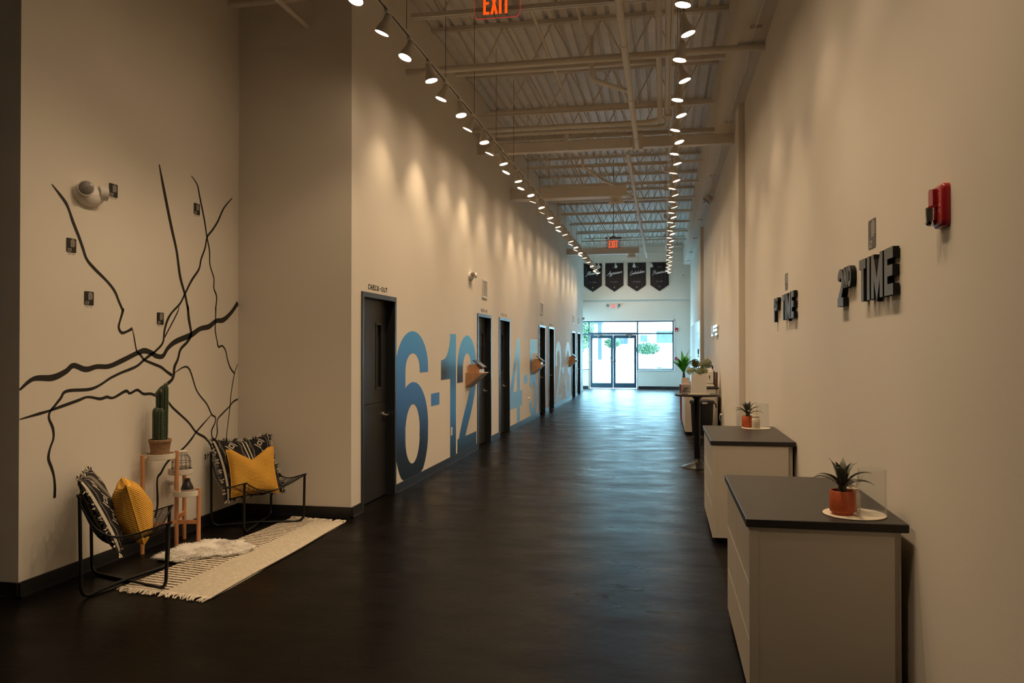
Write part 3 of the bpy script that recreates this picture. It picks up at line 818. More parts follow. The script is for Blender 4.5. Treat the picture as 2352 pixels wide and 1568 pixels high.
# spotlight head: local -Z is the beam
hood = mesh_of(MB().lathe([(.004, .172), (.026, .170), (.031, .155), (.032, .105), (.040, .085), (.052, .050), (.060, .012), (.0615, 0), (.0595, .001), (.057, .014), (.05, .045), (.03, .08)], n=24), 'shade', 'lamp_white', True)
bulb = mesh_of(MB().lathe([(.0, .012), (.03, .011), (.056, .016)], n=24), 'bulb', 'bulb_glow', True)
adap = mesh_of(MB().rbox(-.018, .018, -.035, .035, -.035, -.013, .003), 'adapter', 'lamp_white')
armm = mesh_of(MB().tube([(0, 0, -.03), (0, 0, -.075), (0, .03, -.085), (0, .042, -.10), (0, .036, -.14)], .006, 8), 'arm', 'lamp_white', True)
def spot_data(name, watts, size, blend):
    l = bpy.data.lights.new(name, 'SPOT')
    l.energy = watts; l.color = LAMP_COL; l.spot_size = R(size); l.spot_blend = blend; l.shadow_soft_size = .05
    return l
SP_WALL = spot_data('wall_beam', SPOT_W * .60, 86, 1.0)
SP_FLOOR = spot_data('floor_beam', SPOT_W * 1.5, 110, 1.0)
SP_DIM = spot_data('dim_beam', SPOT_W * .42, 88, 1.0)
SP_WBEAM = spot_data('right_wall_beam', SPOT_W * .70, 66, 1.0)
SP_BRIGHT = spot_data('bright_wall_beam', SPOT_W * .78, 76, 1.0)
SP_FAR = spot_data('far_beam', SPOT_W * .20, 80, 1.0)
def lamp(x, yv, tilt, yaw_, data, lab, group, lit=True):
    t = thing('track_spotlight', lab, 'spotlight', (x, yv, TZ), group=group)
    link('adapter', adap, t); link('arm', armm, t)
    h = link('shade', hood, t, (0, 0, -.10))
    d = Vector((math.sin(tilt) * math.cos(yaw_), math.sin(tilt) * math.sin(yaw_), -math.cos(tilt)))
    q = Vector((0, 0, -1)).rotation_difference(d)
    h.rotation_mode = 'QUATERNION'; h.rotation_quaternion = q
    h.location = Vector((0, 0, -.085)) + d * .125
    link('bulb', bulb, h)
    if data:
        lo = bpy.data.objects.new('beam', data); COL.objects.link(lo); lo.parent = h; lo.location = (0, 0, -.012)
rnd = random.Random(3)
n_l = 0
left_y = [6.29 + .598 * (k - 1) for k in range(-5, 38)]
for idx, yv in enumerate(left_y):
    k = idx - 5
    if k in (1, 2) or (k > 2 and k % 2 == 0) or k in (-1, -3, -5): side = -1
    else: side = 1
    lab_k = idx + 1
    if side < 0:
        tilt, yw = R(rnd.uniform(18, 23)), PI + R(rnd.uniform(-22, 22))
        if k in (6, 10, 16): tilt, data = R(26), SP_BRIGHT
        else: data = SP_DIM if k in (8, 14) else SP_WALL
        if k <= 0: tilt, data = R(20), SP_DIM
        if k == 2: yw = PI + R(40); 
    else:
        tilt, yw, data = R(rnd.uniform(9, 15)), R(rnd.uniform(-30, 10)), SP_FLOOR
        if k == 0: tilt, yw = R(22), R(-120)
        if yv > 17.5: data = SP_FAR
    lamp(TL, yv, tilt, yw, data, '%s spotlight from the near end of the left track, aimed %s' % (ORD[lab_k], 'at the wall' if side < 0 else 'off the wall'), 'spotlights on the left lighting track')
right_y = [6.18 + .593 * k for k in range(-6, 38)]
for idx, yv in enumerate(right_y):
    k = idx - 6
    side = 1 if k % 2 else -1
    if side > 0:
        tilt, yw, data = R(rnd.uniform(15, 19)), R(rnd.uniform(-20, 20)), (SP_WBEAM if k % 4 == 1 and k > 0 else SP_DIM)
    else:
        tilt, yw, data = R(rnd.uniform(7, 13)), PI + R(rnd.uniform(-30, 10)), SP_FLOOR
    if yv > 17.5: data = SP_FAR
    lamp(TR, yv, tilt, yw, data, '%s spotlight from the near end of the right track, aimed %s' % (ORD[idx + 1], 'at the wall' if side > 0 else 'off the wall'), 'spotlights on the right lighting track')
# short cross track in front of the banners
CT = thing('banner_track', 'short cross lighting track just in front of the four banners', 'lighting track', (-1.2, 29.6, TZ + .35))
wb(MB().box(-2.8, 1.0, 29.582, 29.618, TZ + .342, TZ + .362), 'rail', 'lamp_white', CT)
for xx in (-2.7, -.9, .9): wb(MB().tube([(xx, 29.6, TZ + .35), (xx, 29.6, DECK)], .004, 5), 'hanger_wire', 'wire_dark', CT)
SP_BAN = spot_data('banner_beam', SPOT_W * .5, 70, 1.0)
for xx, lab in ((-2.35, 'leftmost white spotlight in front of the banners'), (-1.72, 'second white spotlight from the left in front of the banners'), (-1.05, 'third white spotlight from the left in front of the banners'), (-.42, 'rightmost white spotlight in front of the banners')):
    t = thing('banner_spotlight', lab, 'spotlight', (xx, 29.6, TZ + .352), group='spotlights in front of the banners')
    link('adapter', adap, t); link('arm', armm, t)
    h = link('shade', hood, t); d = Vector((0.05, math.sin(R(60)), -math.cos(R(60)))).normalized()
    h.rotation_mode = 'QUATERNION'; h.rotation_quaternion = Vector((0, 0, -1)).rotation_difference(d); h.location = Vector((0, 0, -.085)) + d * .125
    link('bulb', bulb, h)
    lo = bpy.data.objects.new('beam', SP_BAN); COL.objects.link(lo); lo.parent = h; lo.location = (0, 0, -.012)

# exit signs
def exit_hanging(x, yv, zb, lab, stem_top):
    t = thing('exit_sign', lab, 'exit sign', (x, yv, zb))
    W, Hh = .33, .215
    def fm(a, b, h): return (x - W / 2 + a, yv - h, zb + b)
    c = .035
    poly = [(c, 0), (W - c, 0)] + [(W - c + c * math.sin(R(q)), c - c * math.cos(R(q))) for q in (30, 60)] + [(W, c), (W, Hh), (0, Hh), (0, c)] + [(c - c * math.sin(R(q)), c - c * math.cos(R(q))) for q in (60, 30)]
    wb(MB().prism(poly, fm, -.003, .003), 'acrylic_panel', 'acrylic', t)
    wb(MB().ribbon([(p[0], p[1]) for p in [poly[5], (0.0 + W, .12)][:0] + [(W - .001, Hh), (W - .001, c)] + [(W - c + c * math.sin(R(q)), c - c * math.cos(R(q))) for q in (60, 30)] + [(W - c, .001), (c, .001)] + [(c - c * math.sin(R(q)), c - c * math.cos(R(q))) for q in (30, 60)] + [(.001, c), (.001, Hh)]], .0025, fm, -.0035, .0035), 'lit_edge', 'exit_edge', t)
    lx = .065
    for ch, w_ in (('E', .043), ('X', .050), ('I', .019), ('T', .046)):
        mb = MB(); letter(mb, ch, lx, .028, w_, .155, .018, fm, .003, .005); wb(mb, 'letter', 'exit_red', t); lx += w_ + .010
    wb(MB().rbox(x - W / 2 - .01, x + W / 2 + .01, yv - .03, yv + .03, zb + Hh, zb + Hh + .045), 'housing', 'sign_housing', t)
    wb(MB().lathe([(.03, .075), (.035, .06), (.07, .045), (.07, .04)], (x, yv, zb + Hh), 16), 'canopy', 'sign_housing', t, True)
    wb(MB().tube([(x, yv, zb + Hh + .05), (x, yv, stem_top)], .008, 8), 'stem', 'sign_housing', t, True)
    wb(MB().tube([(x - .11, yv - .034, zb + Hh + .022), (x - .11, yv - .028, zb + Hh + .022)], .007, 10), 'test_lamp', 'led_white', t)
exit_hanging(-1.15, 5.50, 3.955, 'red edge-lit EXIT sign at the top edge of the picture', DECK)
exit_hanging(-1.060, 17.5, 3.79, 'red edge-lit EXIT sign hanging in the middle of the corridor', DECK)
t = thing('exit_sign', 'white EXIT sign with two emergency lamps above the glass entrance', 'exit sign', (-1.97, Y_END, 3.22))
def fm_e(a, b, h): return (-1.97 + a, Y_END - h, 3.22 + b)
wb(MB().rbox(-1.97 - .16, -1.97 + .16, Y_END - .05, Y_END, 3.22, 3.41), 'housing', 'white_plastic', t)
lx = -.095
for ch, w_ in (('E', .042), ('X', .048), ('I', .018), ('T', .045)):
    mb = MB(); letter(mb, ch, lx, .03, w_, .14, .018, fm_e, .05, .053); wb(mb, 'letter', 'exit_red_far', t); lx += w_ + .010
for sx in (-1, 1):
    mb = MB().lathe([(.001, .0), (.05, .0), (.055, .03), (.03, .06)], (0, 0, 0), 14); o = wb(mb, 'lamp_head', 'chrome', t, True)
    o.matrix_parent_inverse = Matrix(); o.location = (sx * .22, -.05, .13); o.rotation_euler = (R(70), 0, sx * R(30))

# ================================================================== WALL GRAPHICS
def dens(pts, step=.07):
    out = [tuple(pts[0])]
    for a, b in zip(pts, pts[1:]):
        a, b = Vector(a), Vector(b); k = max(1, int((b - a).length / step))
        out += [tuple(a.lerp(b, i / k)) for i in range(1, k + 1)]
    return out
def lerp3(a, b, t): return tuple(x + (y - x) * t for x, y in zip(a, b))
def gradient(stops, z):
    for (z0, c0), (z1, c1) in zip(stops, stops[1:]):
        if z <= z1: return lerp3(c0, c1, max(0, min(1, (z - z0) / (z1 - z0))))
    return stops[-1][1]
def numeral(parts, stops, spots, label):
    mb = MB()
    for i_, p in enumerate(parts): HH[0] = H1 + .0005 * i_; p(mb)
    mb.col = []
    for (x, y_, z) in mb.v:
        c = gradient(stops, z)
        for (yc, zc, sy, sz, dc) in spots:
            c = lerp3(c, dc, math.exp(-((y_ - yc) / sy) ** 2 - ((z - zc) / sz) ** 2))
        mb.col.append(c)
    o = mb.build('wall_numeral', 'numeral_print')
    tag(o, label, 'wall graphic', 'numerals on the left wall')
H0, H1 = .0006, .0018
HH = [H1]
def bx(y0, y1, z0, z1, vertical=True):
    if vertical: return lambda mb: mb.ribbon(dens([((y0 + y1) / 2, z0), ((y0 + y1) / 2, z1)]), y1 - y0, map_left, H0, HH[0])
    return lambda mb: mb.ribbon(dens([(y0, (z0 + z1) / 2), (y1, (z0 + z1) / 2)]), z1 - z0, map_left, H0, HH[0])
def stroke(path, y0, y1, z0, z1, tx, tz, closed=False):
    k = tz / tx; W = (y1 - y0) * k; Hh = z1 - z0
    pts = [(tz / 2 + a * (W - tz), tz / 2 + b * (Hh - tz)) for a, b in path]
    if closed: pts = dens(pts + [pts[0]])[:-1]
    else: pts = dens(pts)
    return lambda mb: mb.ribbon(pts, tz, lambda a, b, h: map_left(y0 + a / k, max(.1, z0 + b), h), H0, HH[0], closed)
SIX = [(1, .765)] + arc(.5, .79, .5, .21, 0, 180, 18) + arc(.5, .28, .5, .28, 180, 360, 18)
SIXB = arc(.5, .335, .5, .28, -14, 168, 22)
TWO = [(0, .635)] + arc(.5, .75, .5, .25, 180, 0, 18) + spl([(1, .75), (.96, .60), (.72, .42), (.36, .24), (.12, .09), (.02, .0)], 5)[1:]
THREE1 = [(0, .70)] + arc(.5, .77, .48, .23, 180, 0, 16) + spl([(.98, .77), (.92, .60), (.55, .54)], 5)[1:]
THREE2 = [(.45, .54)] + spl([(.55, .54), (.94, .46), (1, .28)], 5) + arc(.5, .26, .5, .26, 0, -180, 16)[1:] + [(0, .33)]
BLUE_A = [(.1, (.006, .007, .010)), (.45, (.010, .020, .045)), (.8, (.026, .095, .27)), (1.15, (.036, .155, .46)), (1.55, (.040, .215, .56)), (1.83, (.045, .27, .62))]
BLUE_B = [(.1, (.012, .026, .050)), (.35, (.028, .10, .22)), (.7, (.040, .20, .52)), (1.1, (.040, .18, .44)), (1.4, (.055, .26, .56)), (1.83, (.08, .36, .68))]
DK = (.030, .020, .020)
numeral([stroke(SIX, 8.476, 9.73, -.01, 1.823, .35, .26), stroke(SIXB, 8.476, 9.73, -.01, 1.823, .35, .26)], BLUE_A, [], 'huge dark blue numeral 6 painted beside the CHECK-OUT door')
numeral([bx(9.865, 10.25, .875, 1.035)], [(0, (.040, .18, .50)), (2, (.040, .18, .50))], [], 'blue dash between the dark blue numerals 6 and 1')
def one_flag(mb):
    rows = [(10.33, 1.196), (10.33, 1.459), (10.45, 1.470), (10.56, 1.50), (10.66, 1.56), (10.74, 1.64), (10.80, 1.73), (10.85, 1.822)]
    tops = spl([(10.33, 1.459), (10.50, 1.475), (10.64, 1.54), (10.75, 1.66), (10.81, 1.80)], 6)
    for (a, b), (c, d) in zip(tops, tops[1:]):
        n0 = 5
        for i in range(n0):
            z0a = 1.196 + (b - 1.196) * i / n0; z0b = 1.196 + (b - 1.196) * (i + 1) / n0
            z1a = 1.196 + (d - 1.196) * i / n0; z1b = 1.196 + (d - 1.196) * (i + 1) / n0
            mb.quad(map_left(a, z0a, HH[0]), map_left(c, z1a, HH[0]), map_left(c, z1b, HH[0]), map_left(a, z0b, HH[0]))
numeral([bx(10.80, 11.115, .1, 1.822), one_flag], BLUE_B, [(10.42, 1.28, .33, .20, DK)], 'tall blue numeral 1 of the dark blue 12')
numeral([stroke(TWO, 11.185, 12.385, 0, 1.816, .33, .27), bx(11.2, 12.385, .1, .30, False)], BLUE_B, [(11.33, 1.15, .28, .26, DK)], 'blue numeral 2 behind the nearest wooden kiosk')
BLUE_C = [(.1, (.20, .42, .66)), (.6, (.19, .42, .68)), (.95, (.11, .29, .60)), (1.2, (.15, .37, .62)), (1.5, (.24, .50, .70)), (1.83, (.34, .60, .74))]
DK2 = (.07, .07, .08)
def four_diag(mb):
    n0 = 14
    for i in range(n0):
        t0, t1 = i / n0, (i + 1) / n0
        def row(t): return [(15.22 + .76 * t, .74 + 1.09 * t), (15.58 + .63 * t, .74 + 1.09 * t)]
        (a, za), (b, _) = row(t0); (c, zc), (d, _) = row(t1)
        mb.quad(map_left(a, za, HH[0]), map_left(b, za, HH[0]), map_left(d, zc, HH[0]), map_left(c, zc, HH[0]))
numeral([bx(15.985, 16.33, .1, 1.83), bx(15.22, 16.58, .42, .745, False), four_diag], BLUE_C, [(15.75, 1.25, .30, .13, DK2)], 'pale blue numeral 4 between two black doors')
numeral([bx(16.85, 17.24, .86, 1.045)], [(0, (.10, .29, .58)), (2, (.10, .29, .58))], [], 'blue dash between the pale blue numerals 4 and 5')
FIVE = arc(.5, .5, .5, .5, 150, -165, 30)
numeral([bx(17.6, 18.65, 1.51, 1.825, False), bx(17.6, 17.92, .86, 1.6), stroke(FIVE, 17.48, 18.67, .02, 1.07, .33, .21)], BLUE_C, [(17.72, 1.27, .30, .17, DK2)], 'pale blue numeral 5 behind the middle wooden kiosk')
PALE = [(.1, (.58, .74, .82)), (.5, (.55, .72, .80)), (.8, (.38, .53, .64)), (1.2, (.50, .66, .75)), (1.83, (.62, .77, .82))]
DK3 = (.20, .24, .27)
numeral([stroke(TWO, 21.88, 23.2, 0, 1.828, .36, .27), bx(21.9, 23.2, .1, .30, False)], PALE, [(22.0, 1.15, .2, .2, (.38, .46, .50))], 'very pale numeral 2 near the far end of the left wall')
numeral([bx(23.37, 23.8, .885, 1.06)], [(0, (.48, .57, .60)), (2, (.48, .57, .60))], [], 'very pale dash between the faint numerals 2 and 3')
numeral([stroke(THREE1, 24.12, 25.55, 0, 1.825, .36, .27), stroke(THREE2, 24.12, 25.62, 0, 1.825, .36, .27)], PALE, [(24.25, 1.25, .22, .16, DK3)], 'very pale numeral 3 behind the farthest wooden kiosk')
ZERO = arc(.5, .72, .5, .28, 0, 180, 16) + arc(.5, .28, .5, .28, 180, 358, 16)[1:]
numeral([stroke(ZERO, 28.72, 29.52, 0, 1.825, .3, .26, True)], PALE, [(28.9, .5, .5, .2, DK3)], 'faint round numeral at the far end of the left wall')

# lettering over the doors
def door_text(text, y0, label, mat, w_=.048, zb=2.217):
    t = thing('door_lettering', label, 'lettering', (LW, y0, zb), group='lettering over the black doors')
    x = y0
    for ch in text:
        mb = MB(); cw = .014 if ch == 'I' else w_
        letter(mb, ch, x, zb, cw, .054, .0115, map_left, .0005, .002)
        wb(mb, 'letter', mat, t); x += cw + .0165
door_text('CHECK-OUT', 7.64, 'dark CHECK-OUT lettering over the nearest black door', 'vinyl_black')
simple('vinyl_grey', (.20, .165, .14), .5, nscale=40)
simple('vinyl_pale', (.44, .40, .37), .5, nscale=40)
door_text('CHECK-IN', 12.70, 'greyish CHECK-IN lettering over the door beside the 12', 'vinyl_grey')
door_text('CHECK-OUT', 14.35, 'faint CHECK-OUT lettering over the door beside the 4', 'vinyl_pale')
door_text('CHECK-IN', 19.15, 'faint CHECK-IN lettering over the door beside the 5', 'vinyl_pale')
door_text('CHECK-OUT', 20.75, 'faint CHECK-OUT lettering over the door beside the pale 2', 'vinyl_pale')

# river map mural on the alcove wall (traced on the wall plane)
def c1(p): return (p[0] / 3.92, p[1] / 3.92 + 340)
def c2(p): return (p[0] / 3.92, p[1] / 3.92 + 700)
def c3(p): return (p[0] / 3.92 + 60, p[1] / 3.92 + 1000)
MUR = [
 ('river_line', [c1(p) for p in [(465, 325), (520, 395), (590, 490), (625, 570), (655, 660), (710, 800), (745, 900), (780, 1000), (850, 1085), (960, 1195), (1030, 1285), (1070, 1380), (1100, 1450)]] + [c2(p) for p in [(1105, 55), (1078, 150), (1068, 205), (1095, 250), (1140, 240), (1190, 212)]], 7.5, 5.5),
 ('river_line', [c2(p) for p in [(1190, 212), (1205, 280), (1230, 415), (1265, 450), (1300, 495), (1380, 530), (1450, 560), (1500, 600), (1550, 635)]], 3.4, 6.5),
 ('river_line', [c1(p) for p in [(1432, 145), (1450, 240), (1480, 400), (1540, 700), (1590, 930), (1620, 1150), (1665, 1320), (1690, 1440)]] + [c2(p) for p in [(1690, 20), (1700, 130), (1720, 245), (1710, 290), (1680, 340), (1625, 400), (1600, 490), (1570, 560), (1562, 640), (1540, 680), (1495, 718), (1440, 760), (1400, 810)]], 7.5, 7.5),
 ('river_line', [c1(p) for p in [(1722, 250), (1775, 330), (1800, 450), (1840, 650), (1862, 800), (1885, 920), (1890, 1050), (1925, 1170), (1925, 1260), (1950, 1340), (1940, 1450)]] + [c2(p) for p in [(1942, 30), (1940, 130), (1938, 230), (1955, 330), (1968, 378), (2000, 368), (2030, 410), (2050, 500), (2075, 570), (2108, 615)]], 4.4, 3.6),
 ('river_line', [c1(p) for p in [(2090, 450), (2015, 540), (1960, 660), (1910, 740), (1865, 800), (1845, 900), (1810, 1000), (1790, 1090), (1725, 1190), (1665, 1310), (1620, 1400), (1555, 1470)]] + [c2(p) for p in [(1510, 130), (1480, 230), (1465, 340), (1400, 415), (1340, 460), (1290, 500), (1240, 545), (1180, 575), (1090, 610), (990, 660), (900, 720), (800, 760), (600, 775), (545, 840), (490, 910), (450, 960), (440, 1020), (475, 1110), (480, 1200), (450, 1290), (435, 1380), (465, 1470)]] + [c3(p) for p in [(250, 370), (258, 470), (255, 560)]], 5.0, 6.2),
 ('river_line', [c1((1612, 1425)), c2((1600, 60)), c2((1545, 170)), c2((1482, 290))], 3.4, 3.4),
 ('river_line', [c2(p) for p in [(176, 765), (300, 665), (470, 655), (590, 600), (660, 545), (770, 580), (870, 555), (980, 552), (1100, 500), (1240, 430), (1300, 412), (1360, 430), (1410, 460), (1465, 460), (1510, 390), (1580, 330), (1720, 270), (1800, 215), (1880, 195), (1945, 145), (2010, 135), (2080, 70), (2140, -18)]], 11.5, 9.5),
 ('river_line', [c2(p) for p in [(176, 1030), (330, 985), (450, 950), (560, 910), (700, 860), (790, 828), (900, 845), (960, 828), (1020, 835), (1130, 775), (1170, 795), (1235, 765), (1290, 800), (1360, 800), (1430, 830), (1500, 860), (1560, 930), (1690, 1050), (1765, 1145), (1840, 1190), (1890, 1250), (1915, 1320)]], 5.5, 5.0),
 ('river_line', [c2(p) for p in [(1562, 618), (1690, 560), (1770, 770), (1860, 890), (1905, 985), (1938, 1010), (1935, 1060), (1905, 1130), (1910, 1190), (1935, 1210), (1955, 1150), (1955, 1040), (2000, 980), (2060, 920), (2100, 870), (2140, 848)]], 3.8, 3.2),
 ('river_line', [c2(p) for p in [(1905, 985), (1830, 1070), (1765, 1145), (1720, 1210), (1650, 1290), (1510, 1410), (1450, 1510)]] + [c3(p) for p in [(1180, 392), (1182, 560), (1180, 640), (1160, 740)]], 3.8, 6.4),
 ('river_line', [c2(p) for p in [(2140, 530), (2110, 620), (2080, 800), (2070, 920), (2050, 1080), (2025, 1300)]], 3.2, 2.6),
 ('river_line', [c2(p) for p in [(2140, 1205), (2100, 1220), (2080, 1300)]], 4.2, 3.4),
]
mural = thing('map_mural', 'black hand painted river map mural on the beige alcove wall', 'mural', (MW, 5.9, 1.0))
for nm, pts, w0, w1 in MUR:
    pts = spl(pts, 5)
    P3 = [at(px, py, 0, MW) for px, py in pts]
    P3 = [p for p in P3]
    nn = len(P3)
    ws = []
    wr = random.Random(nn)
    wob = [wr.uniform(.82, 1.2) for _ in range(nn // 5 + 3)]
    for i, p in enumerate(P3):
        depth = (p - CAM).dot(_f)
        k = i / 5; a = wob[int(k)]; b = wob[int(k) + 1]
        endt = min(1, .35 + .65 * min(i, 6) / 6)
        ws.append((w0 + (w1 - w0) * i / nn) * depth / F_PX * (a + (b - a) * (k - int(k))) * endt * 1.12)
    wb(MB().ribbon([(min(Y_RET - .004, max(Y_FOY + .002, p.y)), p.z) for p in P3], ws, map_mural, .0006, .0016), nm, 'vinyl_black', mural)
# the small key text at the foot of the mural: an emblem and the letters PH
t = thing('mural_caption', 'small black emblem and letters PH beside the far wire chair', 'lettering', (MW, 6.64, .60))
p0 = at(469.5, 1054.5, 0, MW); p1 = at(473.5, 1046, 0, MW)
yy, z0 = p0.y, p0.z
def fmc(a, b, h): return map_mural(yy + a, z0 + b, h)
mb = MB(); mb.prism([(0, 0), (.028, 0), (.022, .009), (.018, .026), (.010, .026), (.006, .009)], fmc, .0005, .0016); mb.prism([(.005, .026), (.023, .026), (.028, .040), (.014, .046), (0, .040)], fmc, .0005, .0016)
wb(mb, 'emblem', 'vinyl_black', t)
for i, ch in enumerate('PH'):
    mb = MB(); letter(mb, ch, .046 + i * .040, .004, .026, .040, .0065, fmc, .0005, .0016); wb(mb, 'letter', 'vinyl_black', t)

# boot-print cards
def sole(mb, fm, w, h, h1):
    # lugged sole upper right, heel lower left, as small cream pieces
    rr = random.Random(11)
    for j in range(7):
        for i in range(4):
            a = w * (.47 + .115 * i + .035 * (6 - j) * .5 - .10 * ((6 - j) / 6)); b = h * (.43 + .082 * j)
            ctr = abs(i - 1.5) / 1.5
            if (j == 6 and i in (0, 3)) or (j == 0 and i == 3): continue
            if a > w * .93: continue
            s1, s2 = w * .041, h * .026
            sk = .4 * (1 if i % 2 else -1) * s2
            mb.prism([(a - s1, b - s2 - sk), (a + s1, b - s2 + sk), (a + s1, b + s2 + sk), (a - s1, b + s2 - sk)], fm, .0018, h1)
    for j in range(3):
        for i in range(3):
            a = w * (.16 + .13 * i + .03 * j); b = h * (.08 + .085 * j)
            if i == 1 and j == 1: continue
            mb.prism([(a - w * .05, b - h * .03), (a + w * .045, b - h * .018), (a + w * .05, b + h * .03), (a - w * .045, b + h * .02)], fm, .0018, h1)
def card(a0, b0, w, h, fm0, label, mat, group, caption=True):
    def fm(a, b, k): return fm0(a0 + a, b0 + b, k)
    t = thing('bootprint_card', label, 'sign', fm0(a0 + w / 2, b0, 0), group=group)
    c = w * .06
    wb(MB().prism([(c, 0), (w - c, 0), (w, c), (w, h - c), (w - c, h), (c, h), (0, h - c), (0, c)], fm, .0004, .0018), 'plate', mat, t)
    mb = MB(); sole(mb, fm, w, h, .0024); wb(mb, 'boot_print', 'print_cream', t)
    if caption:
        mb = MB()
        for q in range(8):
            if q == 4: continue
            x = w * (.16 + .09 * q); mb.prism([(x, -h * .13), (x + w * .055, -h * .13), (x + w * .055, -h * .085), (x, -h * .085)], fm, .0005, .0014)
        wb(mb, 'caption', 'vinyl_grey', t)
for px, py, qx, qy, lab in ((250, 419, 270, 450, 'bootprint card just right of the emergency light'), (152, 545, 175, 578, 'bootprint card at the left edge of the mural beside the long river line'), (193, 668, 215, 700, 'lower left bootprint card below the long river line'),
                            (360, 717, 376, 745, 'bootprint card in the middle of the mural beside the looping lines'), (445, 465, 459, 491, 'bootprint card at the upper right touching a thin river line')):
    a = at(px, py, 0, MW); b = at(px, qy, 0, MW); c = at(qx, py, 0, MW)
    card(a.y, b.z, c.y - a.y, a.z - b.z, map_mural, lab, 'vinyl_black', 'bootprint cards on the mural wall')
simple('card_slate', (.055, .050, .048), .4, nscale=40)
card(-4.49, 2.137, .15, .152, map_right, 'slate bootprint plaque above the 2ND TIME lettering', 'card_slate', 'bootprint plaques on the right wall', False)
card(-7.42, 2.130, .15, .148, map_right, 'slate bootprint plaque above the 1ST TIME lettering', 'card_slate', 'bootprint plaques on the right wall', False)

# dimensional lettering on the right wall (a grows towards the viewer)
def time_sign(y_left, first, sup, label):
    t = thing('dimensional_lettering', label, 'lettering', (RW, y_left, 1.865), group='dimensional lettering on the right wall')
    zb, hh, th = 1.866, .222, .030
    x = -y_left
    def put(ch, a, w, b=0, h=hh, tt=.052):
        mb = MB(); letter(mb, ch, a, zb + b, w, h, tt, map_right, .004, th); lo_ = wb(mb, 'letter', 'letter_side', t)
        mb = MB(); letter(mb, ch, a, zb + b, w, h, tt, map_right, th + .0022, th + .0030); mb.build('letter_face', 'letter_face_sheen', lo_)
    w1 = .155 if first == '2' else .075
    put(first, x, w1)
    xx = x + w1 + .012
    for ch in sup:
        cw = .085; put(ch, xx, cw, .103, .119, .029); xx += cw + .012
    xx = x + .545
    for ch, cw in (('T', .135), ('I', .054), ('M', .215), ('E', .145)):
        put(ch, xx, cw); xx += cw + .030
    return t
time_sign(5.10, '2', 'ND', 'black raised letters reading 2ND TIME on the right wall')
time_sign(7.93, '1', 'ST', 'black raised letters reading 1ST TIME on the right wall')
t = thing('dimensional_lettering', 'pale raised letters reading LIFE beyond the column casing', 'lettering', (RW, 17.9, 1.87), group='dimensional lettering on the right wall')
xx = -17.98
for ch, cw in (('L', .40), ('I', .07), ('F', .45), ('E', .72)):
    mb = MB(); letter(mb, ch, xx, 1.878, cw, .212, .05, map_right, .004, .03); wb(mb, 'letter', 'white_gloss_board', t); xx += cw + .09

# banners on the proud upper end wall
SCR = {
 'a': [(.55, .9), (.2, 1), (0, .5), (.2, 0), (.55, .3), (.6, 1), (.62, .2), (.9, .1)], 'e': [(0, .4), (.5, .6), (.5, .95), (.2, 1), (0, .5), (.2, 0), (.7, .2)],
 's': [(0, .2), (.45, 1), (.5, .3), (.2, 0), (.7, .2)], 'i': [(0, .2), (.2, 1), (.2, .1), (.5, .1)], 'n': [(0, .1), (.15, 1), (.15, 0), (.45, 1), (.6, .1), (.85, .2)],
 'g': [(.5, .9), (.2, 1), (0, .5), (.2, .1), (.5, .4), (.55, 1), (.4, -.9), (.1, -.7), (.8, .2)], 'r': [(0, .2), (.2, 1.05), (.5, .9), (.45, .1), (.75, .2)], 'v': [(0, .9), (.2, 0), (.5, 1), (.8, .9)],
 'l': [(0, .2), (.45, 1.7), (.35, 2.1), (.2, 1.5), (.25, .1), (.6, .2)], 't': [(0, .3), (.35, 1.9), (.25, .1), (.6, .2)], 'o': [(.4, 1), (.05, .7), (.1, .1), (.5, .1), (.6, .7), (.4, 1), (.9, .8)],
 'u': [(0, .9), (.1, .1), (.45, .2), (.55, 1), (.55, .1), (.85, .2)], 'b': [(0, .2), (.4, 2.0), (.2, 1.2), (.2, 0), (.6, .2), (.5, .9), (.85, .8)],
 'B': [(.3, 2.2), (.1, -.3), (-.3, -.6)], 'B2': [(0.1, 2.0), (.9, 2.4), (.9, 1.6), (.3, 1.2), (.9, 1.1), (.8, .2), (.1, .0)], 'A': [(-.5, -.2), (.2, .4), (.9, 2.3), (.95, .1)], 'A2': [(-.1, .9), (1.1, 1.0)],
 'C': [(1.1, 2.0), (.8, 2.3), (.1, 1.1), (.15, -.2), (.6, -.2), (1.1, .3)], 'P': [(.35, 2.2), (.1, -.5)], 'P2': [(-.3, 1.7), (.5, 2.4), (1.1, 2.0), (.9, 1.3), (.2, 1.0)],
}
